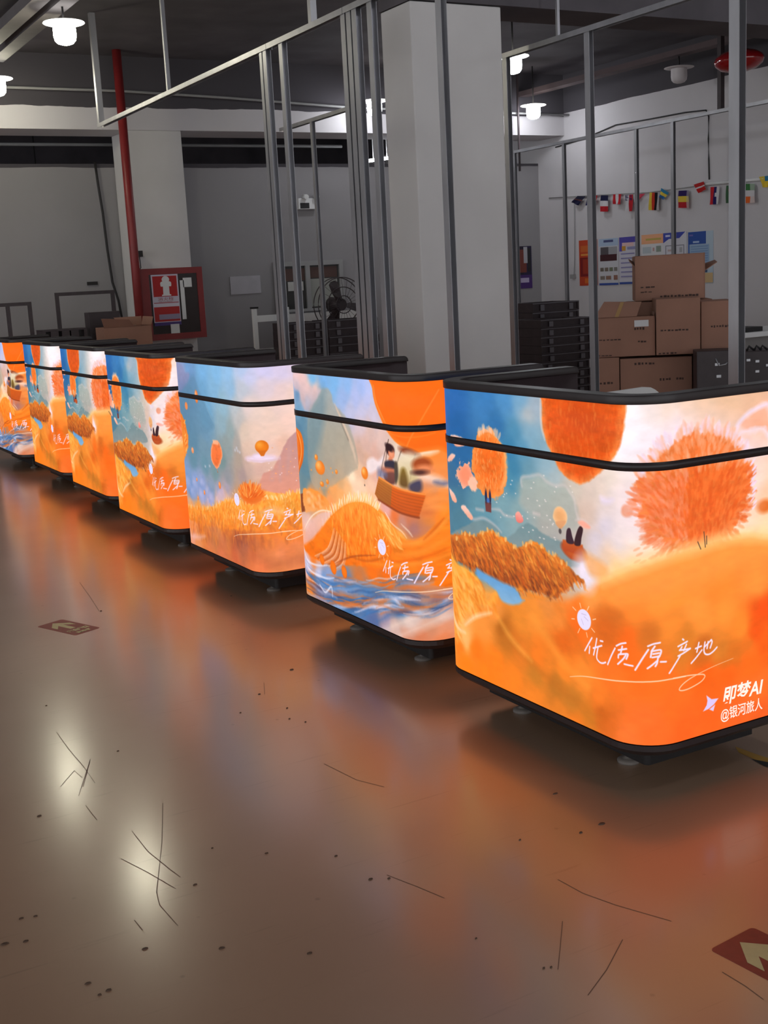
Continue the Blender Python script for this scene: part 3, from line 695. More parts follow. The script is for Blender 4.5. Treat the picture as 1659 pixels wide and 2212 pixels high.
def voyage(res, seed, text=True):
    """people in a balloon basket above orange waves"""
    A = Art(res, seed)
    A.background("0.001,1.109,235/205/215 0.041,1.099,245/205/200 -0.005,1.07,175/185/215 0.104,1.058,240/205/195 0.184,1.05,238/200/190 0.059,1.031,225/190/185 0.164,1.102,130/190/235 0.254,1.088,125/180/235 0.356,1.093,130/185/235 0.466,1.093,150/190/240 0.583,1.093,172/192/240 0.64,1.096,190/200/242 0.436,1.041,160/185/232 0.531,1.041,182/192/235 0.623,1.041,195/198/236 0.489,0.989,196/196/226 0.571,0.989,205/200/228 0.661,0.984,215/202/222 0.003,1.028,110/150/190 0.022,0.969,120/165/200 0.094,0.992,150/185/222 0.222,1.041,160/175/185 0.043,0.922,98/140/166 0.007,0.871,90/132/160 0.168,0.938,124/152/166 0.129,0.857,122/146/152 0.037,0.788,98/138/158 0.04,0.715,92/132/152 0.016,0.645,106/138/150 0.174,0.79,130/150/152 0.286,0.848,168/164/150 0.272,0.741,160/152/140 0.194,0.649,160/150/130 0.413,0.859,184/170/150 0.426,0.769,196/168/142 0.369,0.705,220/170/120 0.565,0.939,226/200/205 0.632,0.923,226/190/180 0.718,0.898,230/195/185 0.603,0.871,224/182/168 0.669,0.85,226/178/162 0.552,0.827,214/172/152 0.597,0.81,226/176/150 0.522,0.768,240/195/160 0.659,0.761,236/180/160 0.724,0.747,232/186/170 0.631,0.714,245/200/170 0.626,0.663,250/196/150 0.052,0.606,230/160/105 0.176,0.616,240/162/96 0.3,0.662,246/168/96 0.253,0.596,250/160/90 0.361,0.646,252/176/104 0.457,0.727,255/232/200 0.513,0.688,252/214/180 0.557,0.665,250/210/176 0.415,0.676,252/190/130 0.957,0.833,250/142/60 1.002,0.829,252/138/52 0.955,0.781,246/170/130 0.999,0.777,240/150/100 1.001,0.702,250/140/56 0.961,0.685,246/140/64 0.986,0.736,210/150/130 0.929,0.677,236/130/60 0.847,0.845,236/214/196 0.894,0.825,245/228/200 0.875,0.783,236/210/170 0.939,0.655,230/120/60 1.011,0.637,255/146/46 0.997,0.607,254/134/36 0.893,0.581,176/116/110 0.936,0.586,206/126/90 0.846,0.6,205/140/124 0.797,0.616,240/120/60 0.872,0.612,214/120/80 0.735,0.639,236/170/160 0.947,0.601,236/136/60 0.029,0.448,238/196/186 0.066,0.41,236/186/176 -0.004,0.411,244/176/140 0.172,0.488,250/160/70 0.229,0.418,246/140/60 0.113,0.355,240/170/140 0.053,0.32,246/130/50 0.221,0.356,250/130/40 0.382,0.414,252/134/36 0.431,0.51,255/160/60 0.543,0.441,255/122/20 0.565,0.531,254/140/40 0.665,0.501,252/128/30 0.657,0.433,252/116/18 0.824,0.5,250/124/22 0.887,0.468,250/120/20 0.943,0.521,252/128/30 1,0.542,252/132/34 1.009,0.476,246/120/26 0.94,0.451,246/126/34 0.826,0.527,255/180/70 0.006,0.286,226/208/232 0.101,0.266,200/200/230 0.04,0.229,236/116/36 0.212,0.287,140/160/205 0.316,0.288,120/140/176 0.152,0.238,110/150/205 0.002,0.164,240/140/60 0.104,0.191,160/130/140 0.242,0.219,70/132/198 0.364,0.267,90/130/180 0.468,0.311,214/120/60 0.592,0.358,250/116/24 0.706,0.363,246/112/22 0.702,0.323,214/108/44 0.462,0.257,90/146/206 0.582,0.264,130/140/170 0.392,0.189,66/112/166 0.529,0.212,76/120/176 0.652,0.273,196/112/64 0.764,0.285,100/130/172 0.823,0.263,82/124/168 0.88,0.32,140/130/150 0.924,0.332,186/136/116 0.96,0.297,150/110/112 0.991,0.37,226/140/84 1.001,0.324,170/122/118 0.937,0.386,240/130/60 0.883,0.375,240/118/40 0.571,0.169,90/110/160 0.687,0.183,170/150/170 0.752,0.164,214/176/166 0.849,0.218,226/196/186 0.876,0.248,214/190/190 0.931,0.244,206/150/130 0.986,0.25,226/180/164 0.929,0.2,216/140/104 0.983,0.189,232/150/112 0.982,0.156,234/132/84 0.901,0.167,224/130/90 0.839,0.166,216/140/110", e=0.018)
    # cloud and peak at the upper left
    A.poly([(0.103, 0.957), (0.178, 1.009), (0.23, 1.053), (0.264, 1.068), (0.302, 1.067), (0.328, 1.046), (0.34, 1.013), (0.392, 0.988), (0.449, 0.958), (0.48, 0.91), (0.509, 0.857), (0.523, 0.78), (0.485, 0.753), (0.369, 0.705), (0.262, 0.663), (0.126, 0.64), (0.07, 0.731)], (172, 170, 158), (184, 164, 142), 0.006, 0.004, 40, alpha=0.75)
    A.poly([(0.103, 0.957), (0.23, 1.053), (0.264, 1.066), (0.266, 0.985), (0.21, 0.864), (0.129, 0.761), (0.047, 0.667), (0.037, 0.788)], (118, 148, 164), (104, 138, 150), 0.03, alpha=0.65)
    for p in ([(0.351, 1.008), (0.4, 0.955), (0.453, 0.885), (0.494, 0.833), (0.517, 0.779)], [(0.362, 0.992), (0.443, 0.907), (0.495, 0.844)], [(0.462, 0.864), (0.493, 0.821), (0.501, 0.788)]):
        A.line(p, 0.012, (226, 196, 172), 0.7, (0.4, 0.2), soft=0.006)
    A.line([(0.398, 0.937), (0.451, 0.874)], 0.008, (120, 104, 92), 0.5, (0.3, 0.2), soft=0.005)
    A.poly([(-0.042, 1.11), (0.099, 1.113), (0.108, 1.081), (0.159, 1.063), (0.231, 1.058), (0.179, 1.015), (0.104, 0.963), (0.052, 0.983), (0.032, 1.036), (-0.027, 1.057)], (244, 202, 198), (196, 176, 186), 0.008, 0.004, 40, alpha=0.7)
    A.line([(0.04, 1.042), (0.069, 1.008), (0.071, 0.972)], 0.016, (206, 180, 182), 0.6, (0.5, 0.2), soft=0.01)
    A.poly([(0.596, 0.804), (0.643, 0.823), (0.687, 0.816), (0.734, 0.84), (0.719, 0.806), (0.648, 0.766), (0.602, 0.76)], (246, 232, 236), feather=0.008, alpha=0.85)
    # balloon cut by the left edge
    A.poly([(-0.057, 0.877), (0.007, 0.871), (0.033, 0.837), (0.035, 0.794), (0.013, 0.737), (-0.043, 0.687), (-0.056, 0.687), (-0.056, 0.78)], (240, 118, 26), (226, 96, 20), 0.004)
    A.line([(-0.023, 0.868), (0.008, 0.822), (0.002, 0.761), (-0.057, 0.691)], 0.006, (255, 196, 110), 0.8, soft=0.003)
    A.line([(-0.057, 0.865), (-0.024, 0.807), (-0.057, 0.729)], 0.004, (255, 180, 90), 0.7, soft=0.003)
    # small balloons
    for (p, rx, ry) in (((0.182, 0.734), 0.046, 0.028), ((0.151, 0.774), 0.016, 0.012), ((0.573, 0.755), 0.028, 0.023), ((0.19, 0.666), 0.019, 0.0105), ((0.243, 0.682), 0.013, 0.01), ((0.33, 0.733), 0.012, 0.0085)):
        A.ell(p, rx * 0.95, ry * 1.05, (246, 138, 40), (240, 120, 34), 0.003, hi=(255, 196, 110))
    for p in [(0.096, 0.715), (0.282, 0.742), (0.296, 0.726), (0.17, 0.645), (0.246, 0.64), (0.229, 0.662)]:
        A.ell(p, 0.005, 0.004, (244, 160, 80), feather=0.002)
    for p in ([(0.188, 0.701), (0.185, 0.68)], [(0.569, 0.726), (0.568, 0.707)]):
        A.line(p, 0.003, (236, 170, 120), 0.7)
    A.ell((0.568, 0.707), 0.004, 0.004, (110, 90, 80), feather=0.002)
    # orange slope at the right, foam streaks
    A.poly([(0.906, 0.846), (0.948, 0.865), (0.992, 0.867), (1.077, 0.857), (1.072, 0.757), (1.01, 0.754), (0.954, 0.77), (0.93, 0.798)], (252, 140, 54), (248, 150, 80), 0.01, 0.006, 30, alpha=0.9)
    A.line([(0.894, 0.836), (0.927, 0.856), (0.959, 0.86), (0.991, 0.862)], 0.02, (255, 232, 206), 0.85, (0.3, 0.2), soft=0.01)
    A.line([(0.902, 0.778), (0.944, 0.771), (0.986, 0.754), (1.028, 0.731)], 0.03, (250, 220, 200), 0.8, (0.3, 0.4), soft=0.012)
    A.line([(0.972, 0.75), (0.997, 0.74), (1.028, 0.739)], 0.02, (112, 112, 140), 0.8, (0.3, 0.5), soft=0.008)
    for p in ([(0.931, 0.708), (0.974, 0.726), (1.02, 0.71)], [(0.935, 0.676), (0.983, 0.688), (1.025, 0.678)], [(0.928, 0.655), (0.971, 0.658), (1.011, 0.648)]):
        A.line(p, 0.02, (255, 160, 80), 0.6, (0.2, 0.4), soft=0.012)
    # the big balloon
    B = [(0.671, 1.151), (0.67, 1.087), (0.681, 1.039), (0.707, 0.998), (0.756, 0.943), (0.814, 0.903), (0.856, 0.881), (0.885, 0.867), (0.909, 0.861), (0.948, 0.865), (0.992, 0.867), (1.077, 0.857), (1.091, 1.143)]
    A.poly(B, (255, 112, 18), (252, 110, 24), 0.003, edge=(255, 132, 44), ew=0.02)
    A.line([(1.005, 1.084), (0.966, 1.03), (0.927, 0.97), (0.893, 0.919), (0.874, 0.883)], 0.004, (255, 150, 66), 0.7, soft=0.003)
    A.line([(0.681, 1.098), (0.692, 1.045), (0.729, 0.995), (0.777, 0.945)], 0.006, (255, 170, 90), 0.6, (0.4, 0.2), soft=0.004)
    A.line([(0.765, 0.934), (0.852, 0.919), (0.92, 0.919), (0.983, 0.93)], 0.004, (255, 140, 50), 0.5, soft=0.003)
    A.ell((0.879, 0.864), 0.04, 0.014, (150, 70, 40), feather=0.006, rot=-0.3)
    # basket and two travellers
    for p in ([(0.775, 0.903), (0.733, 0.834), (0.698, 0.76)], [(0.775, 0.903), (0.758, 0.858), (0.74, 0.792)], [(0.849, 0.866), (0.823, 0.812), (0.801, 0.74)], [(0.906, 0.856), (0.893, 0.815), (0.879, 0.746)]):
        A.line(p, 0.004, (92, 66, 56), 0.75, soft=0.002)
    A.poly([(0.824, 0.822), (0.867, 0.861), (0.909, 0.856), (0.926, 0.835), (0.914, 0.788), (0.901, 0.746), (0.841, 0.738), (0.811, 0.768)], (246, 230, 204), (206, 180, 120), 0.012, alpha=0.85)
    A.ell((0.782, 0.866), 0.032, 0.022, (62, 34, 36), feather=0.004)
    A.ell((0.791, 0.853), 0.022, 0.02, (242, 156, 116), (232, 130, 90), 0.004)
    A.ell((0.776, 0.874), 0.03, 0.013, (52, 28, 32), feather=0.004, rot=-0.3)
    A.poly([(0.771, 0.836), (0.793, 0.838), (0.797, 0.822), (0.77, 0.819)], (232, 136, 96), feather=0.003)
    A.poly([(0.743, 0.819), (0.797, 0.828), (0.817, 0.816), (0.812, 0.795), (0.75, 0.788), (0.735, 0.802)], (52, 48, 66), (60, 48, 60), 0.005)
    A.poly([(0.72, 0.793), (0.804, 0.796), (0.805, 0.778), (0.748, 0.766), (0.714, 0.776)], (206, 116, 84), feather=0.006)
    A.poly([(0.726, 0.769), (0.808, 0.783), (0.801, 0.74), (0.745, 0.739)], (128, 74, 66), (110, 66, 60), 0.005)
    A.poly([(0.684, 0.786), (0.739, 0.781), (0.747, 0.761), (0.68, 0.747)], (110, 120, 160), feather=0.012, alpha=0.7)
    A.poly([(0.808, 0.815), (0.826, 0.822), (0.828, 0.769), (0.809, 0.741)], (84, 70, 60), feather=0.005)
    A.poly([(0.844, 0.797), (0.864, 0.798), (0.872, 0.735), (0.834, 0.741)], (138, 108, 42), (110, 76, 40), 0.008)
    A.ell((0.928, 0.817), 0.036, 0.026, (172, 76, 34), feather=0.008)
    A.ell((0.935, 0.798), 0.034, 0.018, (238, 140, 90), feather=0.008)
    A.ell((0.919, 0.788), 0.03, 0.01, (90, 50, 44), feather=0.006)
    A.poly([(0.882, 0.748), (0.92, 0.759), (0.924, 0.724), (0.899, 0.709), (0.875, 0.727)], (72, 68, 96), (84, 70, 80), 0.008)
    Bk = [(0.686, 0.753), (0.735, 0.746), (0.788, 0.733), (0.84, 0.725), (0.889, 0.717), (0.933, 0.709), (0.937, 0.702), (0.924, 0.666), (0.908, 0.621), (0.872, 0.626), (0.818, 0.637), (0.736, 0.65), (0.671, 0.666), (0.648, 0.683)]
    A.poly(Bk, (232, 102, 26), (204, 84, 24), 0.003, smooth=False)
    A.poly([(0.686, 0.753), (0.735, 0.746), (0.785, 0.733), (0.766, 0.652), (0.715, 0.656), (0.671, 0.666), (0.648, 0.683)], (196, 116, 44), (170, 96, 40), 0.003, smooth=False)
    for k in range(1, 7):
        a = k / 7
        l = [(p[0] * (1 - a) + q[0] * a, p[1] * (1 - a) + q[1] * a) for p, q in zip([(0.682, 0.747), (0.782, 0.727), (0.871, 0.716), (0.935, 0.703)], [(0.653, 0.681), (0.764, 0.652), (0.854, 0.633), (0.908, 0.624)])]
        A.line(l, 0.003, (166, 74, 26), 0.5, soft=0.002)
    A.line([(0.686, 0.752), (0.787, 0.732), (0.871, 0.718), (0.935, 0.706)], 0.007, (252, 152, 70), 0.9, soft=0.003)
    A.line([(0.671, 0.664), (0.757, 0.648), (0.834, 0.634), (0.908, 0.62)], 0.008, (140, 58, 26), 0.8, soft=0.003)
    # round puffy bush, brown post
    A.poly([(-0.042, 0.593), (0.018, 0.608), (0.024, 0.528), (-0.057, 0.51)], (142, 70, 34), feather=0.003, smooth=False)
    A.poly([(0, 0.612), (0.07, 0.633), (0.151, 0.628), (0.215, 0.609), (0.25, 0.578), (0.234, 0.552), (0.112, 0.541), (0.013, 0.527)], (250, 152, 60), (248, 170, 100), 0.005, 0.01, 60)
    for k in range(50):
        q = (0.118, 0.584); q = (q[0] + (A.rng.random() - 0.5) * 0.16, q[1] + (A.rng.random() - 0.5) * 0.06)
        A.ell(q, 0.012, 0.008, ((252, 178, 96), (244, 136, 48), (250, 196, 140))[k % 3], feather=0.006, alpha=0.6)
    # the great wave of grass
    Wv = [(-0.041, 0.373), (0.068, 0.423), (0.158, 0.486), (0.245, 0.541), (0.329, 0.589), (0.408, 0.622), (0.495, 0.643), (0.578, 0.646), (0.645, 0.632), (0.721, 0.61), (0.782, 0.575), (0.827, 0.538), (0.867, 0.531), (0.924, 0.549), (0.968, 0.589), (0.997, 0.612), (1.067, 0.651), (1.053, 0.359), (0.883, 0.386), (0.641, 0.39), (0.375, 0.353), (0.15, 0.325), (0.013, 0.338)]
    A.poly(Wv, (252, 142, 40), (250, 116, 20), 0.006, 0.006, 40, tex=0.1)
    A.poly([(0.286, 0.553), (0.407, 0.617), (0.507, 0.641), (0.589, 0.64), (0.666, 0.619), (0.729, 0.584), (0.723, 0.528), (0.607, 0.492), (0.456, 0.514), (0.372, 0.53)], (255, 178, 72), (252, 130, 34), 0.03, alpha=0.75)
    A.tufts([(0.245, 0.535), (0.407, 0.617), (0.507, 0.642), (0.622, 0.629), (0.731, 0.6), (0.819, 0.537), (0.646, 0.431), (0.429, 0.393), (0.299, 0.46)], 420, -1.45, 0.9, 0.035, 0.01, ((255, 176, 74), (248, 122, 26), (255, 152, 52), (238, 100, 20)), 0.34)
    A.tufts([(0.667, 0.624), (0.752, 0.593), (0.827, 0.538), (0.788, 0.522), (0.702, 0.535), (0.63, 0.597)], 70, -0.75, 0.7, 0.05, 0.009, ((255, 210, 120), (255, 180, 80), (250, 150, 50)), 0.6)
    for k in range(90):
        f = k / 90
        Q = smooth_pts([(0.173, 0.494), (0.287, 0.565), (0.408, 0.62), (0.507, 0.642), (0.589, 0.644), (0.667, 0.627)], False, 18); q = Q[int(f * (len(Q) - 1))]
        A.dab((q[0], q[1] - 0.008), 1.9 - f * 0.9 + (A.rng.random() - 0.5) * 0.9, 0.03 + 0.02 * A.rng.random(), 0.006, ((255, 246, 226), (255, 226, 170), (255, 206, 120))[k % 3], 0.8)
    for p in ([(0.722, 0.621), (0.762, 0.589), (0.829, 0.566), (0.855, 0.541)], [(0.831, 0.593), (0.863, 0.569), (0.88, 0.548)], [(0.722, 0.621), (0.752, 0.598), (0.757, 0.588)]):
        A.line(p, 0.006, (255, 226, 200), 0.7, (0.2, 0.2), soft=0.003)
    A.poly([(-0.041, 0.373), (-0.012, 0.416), (0.063, 0.49), (0.152, 0.54), (0.26, 0.555), (0.201, 0.505), (0.097, 0.433), (0.021, 0.39)], (240, 196, 184), (236, 170, 150), 0.008, 0.004, 40, alpha=0.9)
    A.line([(-0.016, 0.441), (0.066, 0.509), (0.167, 0.551), (0.261, 0.559)], 0.007, (255, 236, 210), 0.8, (0.3, 0.3), soft=0.003)
    for k in range(14):
        a = k / 13
        st = (310 + 60 * a, 1260 + 60 * a)
        c0 = (0.278, 0.492); c1 = (0.097, 0.34)
        q0 = (c0[0] + 0.10 * a, c0[1] - 0.05 * a); q1 = (c1[0] + 0.19 * a - 0.02, c1[1] - 0.03 * a)
        mid = ((q0[0] + q1[0]) / 2 + 0.03, (q0[1] + q1[1]) / 2 - 0.02)
        A.line([q0, mid, q1], 0.006 + 0.004 * (k % 3), ((250, 220, 206), (226, 160, 130), (190, 96, 50))[k % 3], 0.7, (0.2, 0.4), soft=0.004)
    # warm swells and streaming water
    for p, w_, c_ in (([(0.744, 0.514), (0.86, 0.52), (0.923, 0.538), (0.978, 0.577), (1.034, 0.618)], 0.02, (255, 158, 62)), ([(0.783, 0.471), (0.888, 0.484), (0.964, 0.514), (1.031, 0.543)], 0.02, (255, 146, 46)), ([(0.55, 0.396), (0.734, 0.418), (0.886, 0.446), (1.027, 0.473)], 0.016, (255, 150, 50)),
                      ([(0.758, 0.439), (0.887, 0.462), (0.974, 0.486), (1.029, 0.5)], 0.012, (236, 102, 18)), ([(0.38, 0.396), (0.55, 0.402), (0.715, 0.448)], 0.012, (206, 92, 24)), ([(0.258, 0.338), (0.43, 0.399), (0.624, 0.438)], 0.008, (170, 70, 30)), ([(0.923, 0.538), (0.967, 0.578), (1.003, 0.611)], 0.012, (214, 90, 18))):
        A.line(p, w_, c_, 0.6, (0.2, 0.3), soft=w_ * 0.4)
    flow = ([(-0.057, 0.337), (0.02, 0.289), (0.157, 0.276), (0.368, 0.298), (0.589, 0.335), (0.774, 0.381), (0.885, 0.419), (1.025, 0.43)], [(-0.057, 0.312), (0.029, 0.252), (0.205, 0.236), (0.44, 0.276), (0.701, 0.311), (0.882, 0.364), (1.028, 0.353)],
            [(-0.057, 0.235), (0.12, 0.207), (0.358, 0.218), (0.629, 0.274), (0.856, 0.329), (0.939, 0.315), (1.026, 0.32)], [(-0.057, 0.157), (0.195, 0.16), (0.455, 0.202), (0.698, 0.288), (0.806, 0.277), (0.911, 0.272), (1.025, 0.287)],
            [(0.322, 0.131), (0.528, 0.206), (0.694, 0.247), (0.851, 0.251), (0.932, 0.277), (1.026, 0.309)], [(0.592, 0.15), (0.735, 0.217), (0.876, 0.254), (0.952, 0.243), (1.024, 0.265)])
    cols = ((226, 222, 244), (120, 166, 214), (62, 120, 184), (214, 112, 54), (160, 166, 200), (72, 70, 104), (56, 104, 166), (236, 116, 36), (40, 80, 136))
    for k in range(120):
        i = int(A.rng.integers(len(flow) - 1)); a = A.rng.random()
        l = [(p[0] * (1 - a) + q[0] * a, p[1] * (1 - a) + q[1] * a) for p, q in zip(smooth_pts(flow[i], False, 8), smooth_pts(flow[i + 1], False, 8))]
        j = int(A.rng.integers(max(1, len(l) - 8))); n = int(A.rng.integers(7, 18))
        seg = [(q[0], q[1] + 0.004 * math.sin(q[0] * 40 + k)) for q in l[j:j + n]]
        if len(seg) > 2:
            w_ = 0.006 + 0.02 * A.rng.random() ** 2
            A.line(seg, w_, cols[int(A.rng.integers(len(cols)))], 0.55, (0.2, 0.2), soft=w_ * 0.45, smooth=False)
    for p in ([(-0.035, 0.348), (0.009, 0.306), (0.099, 0.303), (0.203, 0.322)], [(-0.028, 0.311), (0.031, 0.265), (0.168, 0.26), (0.25, 0.276)], [(0.108, 0.22), (0.159, 0.196), (0.218, 0.232), (0.225, 0.191)]):
        A.line(p, 0.009, (240, 236, 250), 0.8, (0.4, 0.3), soft=0.004)
    for p in ([(0.612, 0.117), (0.754, 0.187), (0.863, 0.23), (0.931, 0.255)], [(0.749, 0.135), (0.873, 0.193), (0.963, 0.231), (1.022, 0.238)]):
        A.line(p, 0.03, (240, 214, 200), 0.6, (0.3, 0.3), soft=0.016)
    for p, r in (((0.249, 0.321), 1), ((0.348, 0.321), 0.9), ((0.145, 0.337), 0.8)):
        A.ell(p, 0.026 * r, 0.03 * r, (250, 124, 22), (240, 104, 18), 0.003, rot=0.5)
    A.group()
    A.grain(0.03)
    if text: slogan(A)
    return A

def skies(res, seed):
    """pale blue sky with small balloons over golden grass"""
    A = Art(res, seed)
    A.background("0.054,1.097,140/160/205 0.043,1.052,150/152/190 0.153,1.092,118/160/210 0.168,1.049,110/150/195 0.347,1.09,124/180/226 0.53,1.089,134/188/230 0.684,1.095,150/194/232 0.71,1.016,150/188/220 0.489,1.005,134/182/218 0.839,1.109,186/204/236 0.877,1.069,206/206/236 0.961,1.098,214/206/238 1.044,1.091,220/206/232 1.096,1.095,226/208/228 0.956,1.027,226/206/214 1.038,1.013,236/208/206 1.088,0.985,240/210/200 0.841,1.022,196/200/212 0.052,0.982,98/138/176 0.057,0.893,92/132/166 0.148,0.961,96/138/172 0.326,0.996,114/166/206 0.355,0.912,118/170/206 0.339,0.843,108/160/194 0.585,0.927,150/186/206 0.568,0.843,146/174/188 0.758,0.938,190/196/202 0.789,0.884,196/190/188 0.866,0.943,230/208/204 0.908,0.919,236/210/198 0.955,0.901,240/210/195 0.99,0.938,238/208/200 1.075,0.914,246/214/202 1.071,0.867,246/210/195 0.087,0.806,92/134/164 0.143,0.722,98/138/164 0.324,0.773,112/150/178 0.307,0.693,116/148/168 0.668,0.802,150/166/168 0.611,0.73,148/158/158 0.723,0.757,176/166/160 0.829,0.815,224/198/180 0.847,0.751,230/196/176 0.901,0.816,240/208/190 0.981,0.812,242/208/190 0.968,0.741,240/202/188 1.011,0.761,238/192/170 0.118,0.613,104/142/162 0.289,0.613,108/146/164 0.529,0.655,124/146/148 0.422,0.575,120/148/154 0.75,0.678,178/158/144 0.78,0.616,176/150/146 0.58,0.576,150/150/156 0.872,0.688,232/194/176 0.905,0.648,224/180/165 0.836,0.654,206/172/158 0.018,0.511,126/156/200 0.118,0.505,146/166/212 0.214,0.489,150/164/208 0.053,0.442,116/150/202 0.202,0.434,176/176/218 0.32,0.423,196/180/214 0.452,0.501,164/160/184 0.568,0.515,172/160/176 0.441,0.448,210/180/190 0.359,0.498,140/156/180 0.559,0.472,220/180/170 0.036,0.366,236/170/120 0.136,0.362,246/160/70 0.023,0.309,240/150/80 0.228,0.33,246/148/50 0.432,0.403,255/172/66 0.554,0.445,252/160/60 0.353,0.357,250/140/40 0.465,0.338,246/136/40 0.659,0.426,254/154/54 0.738,0.395,248/140/44 0.893,0.494,252/172/76 0.924,0.461,255/166/60 0.975,0.49,255/190/90 1.045,0.506,255/190/92 1.081,0.509,255/180/90 1.005,0.446,255/160/60 1.077,0.452,252/150/54 1.037,0.4,255/146/56 0.952,0.394,254/140/50 0.866,0.395,248/136/44 0.685,0.337,236/120/44 0.164,0.266,240/132/50 0.036,0.256,246/150/90 0.021,0.188,236/160/130 0.205,0.227,222/130/64 0.354,0.251,190/110/64 0.522,0.286,226/126/56 0.675,0.285,146/70/56 0.733,0.252,160/84/64 0.833,0.293,196/100/56 0.439,0.211,206/110/66 0.241,0.169,226/124/70 0.065,0.158,232/144/90 0.905,0.314,232/120/52 0.944,0.28,236/128/66 1.014,0.33,254/140/50 1.068,0.338,252/136/50 1.045,0.259,250/140/80 0.973,0.228,246/142/90 0.891,0.239,232/124/70 0.807,0.206,226/112/64 0.617,0.207,214/104/64 0.867,0.18,242/128/76 0.969,0.178,246/142/80 1.057,0.182,246/140/84 0.429,0.166,222/120/76", e=0.018)
    # rock cliffs at the upper left
    A.poly([(-0.029, 1.111), (0.056, 1.106), (0.099, 1.072), (0.16, 1.066), (0.137, 1.021), (0.065, 0.983), (0.024, 0.972), (-0.045, 0.977)], (152, 150, 190), (120, 132, 176), 0.008, 0.004, 40, alpha=0.8)
    A.poly([(0.022, 0.963), (0.139, 1.03), (0.22, 1.06), (0.278, 0.994), (0.356, 0.921), (0.434, 0.85), (0.448, 0.809), (0.276, 0.769), (0.048, 0.75), (-0.045, 0.841)], (96, 138, 172), (100, 140, 168), 0.012, 0.003, 40, alpha=0.6)
    A.line([(0.366, 0.913), (0.404, 0.873), (0.444, 0.842)], 0.006, (150, 180, 196), 0.5, (0.3, 0.2), soft=0.005)
    # pink mesa and its haze
    A.poly([(0.884, 0.551), (0.896, 0.583), (0.92, 0.623), (0.944, 0.634), (0.965, 0.641), (0.979, 0.668), (1.007, 0.705), (1.027, 0.743), (1.056, 0.78), (1.084, 0.8), (1.12, 0.809), (1.244, 0.796), (1.225, 0.515)], (196, 148, 148), (236, 156, 130), 0.004, 0.003, 60)
    for p in ([(1.064, 0.771), (1.05, 0.692), (1.035, 0.613)], [(1.006, 0.697), (0.998, 0.634), (0.998, 0.585)], [(0.969, 0.637), (0.958, 0.597)]):
        A.line(p, 0.016, (206, 160, 158), 0.5, (0.3, 0.3), soft=0.01)
    for k in range(26):
        q = (1.047, 0.66); A.ell((q[0] + (A.rng.random() - 0.5) * 0.2, q[1] + (A.rng.random() - 0.5) * 0.18), 0.0028, 0.0025, ((250, 222, 226), (255, 170, 110))[k % 2], feather=0.0015, alpha=0.8)
    # clouds
    for (x, rx, ry) in (((0.873, 0.694), 0.05, 0.012), ((0.909, 0.699), 0.06, 0.016), ((0.941, 0.693), 0.05, 0.011), ((0.903, 0.707), 0.03, 0.012)):
        A.ell(x, rx, ry, (244, 224, 242), (236, 210, 228), 0.008, 0.004)
    A.line([(0.828, 0.692), (0.908, 0.686), (0.988, 0.689)], 0.006, (226, 190, 200), 0.7, soft=0.004)
    for q in [(0.706, 0.723), (0.738, 0.723), (0.762, 0.718), (0.727, 0.735), (0.286, 0.599), (0.348, 0.608)]:
        A.ell(q, 0.009, 0.006, (206, 206, 220), feather=0.005, alpha=0.7)
    for (p, r) in (((0.012, 0.483), 0.05), ((0.114, 0.486), 0.05), ((0.228, 0.5), 0.045), ((0.295, 0.473), 0.04), ((0.078, 0.436), 0.05), ((0.204, 0.443), 0.045), ((0.47, 0.477), 0.04), ((0.348, 0.444), 0.045)):
        A.ell(p, r, r * 0.8, (160, 172, 218), (128, 152, 202), 0.02, 0.02, 40, alpha=0.6, hi=(186, 188, 226))
    A.poly([(0.401, 0.451), (0.456, 0.497), (0.501, 0.516), (0.538, 0.478), (0.554, 0.445), (0.414, 0.427)], (206, 176, 200), (232, 190, 180), 0.012, alpha=0.8)
    # balloons
    A.ell((0.237, 0.953), 0.023, 0.033, (244, 140, 70), (238, 120, 50), 0.003, hi=(252, 190, 140))
    A.ell((0.077, 0.895), 0.02, 0.02, (240, 140, 80), feather=0.003); A.ell((0.118, 0.666), 0.018, 0.016, (240, 150, 100), feather=0.003, hi=(250, 190, 150))
    c = (0.457, 0.686)
    A.poly([(0.376, 0.665), (0.395, 0.71), (0.424, 0.738), (0.481, 0.749), (0.525, 0.722), (0.535, 0.681), (0.504, 0.64), (0.464, 0.61), (0.433, 0.607), (0.388, 0.632)], (248, 126, 66), (240, 110, 50), 0.003, 0.004, 80, edge=(252, 166, 120), ew=0.02, tex=0.1)
    for k in range(9):
        A.dab((c[0] - 0.03 + 0.007 * k, c[1] + 0.042), 1.9 - 0.08 * k, 0.022, 0.008, (252, 190, 150), 0.8)
    A.line([(0.447, 0.608), (0.453, 0.592)], 0.004, (226, 130, 90)); A.ell((0.455, 0.589), 0.005, 0.004, (170, 110, 80), feather=0.002)
    c = (0.921, 0.752)
    A.ell(c, 0.033, 0.03, (240, 130, 24), (226, 112, 20), 0.002, hi=(252, 170, 60))
    A.poly([(c[0] - 0.022, c[1] - 0.018), (c[0] + 0.022, c[1] - 0.018), (c[0] + 0.008, c[1] - 0.044), (c[0] - 0.006, c[1] - 0.044)], (222, 112, 24), feather=0.002, smooth=False)
    for p, r in (((0.468, 0.524), 0.016), ((0.244, 0.459), 0.011), ((0.144, 0.417), 0.01), ((0.146, 0.515), 0.009)):
        A.ell(p, r, r * 1.15, (244, 140, 70), (236, 120, 60), 0.002, hi=(252, 190, 130))
    # big fluffy shape at the left edge
    A.poly([(-0.044, 0.834), (-0.001, 0.845), (0.04, 0.803), (0.064, 0.751), (0.062, 0.697), (0.017, 0.638), (-0.044, 0.596), (-0.044, 0.617)], (240, 128, 40), (246, 150, 60), 0.004, 0.01, 70)
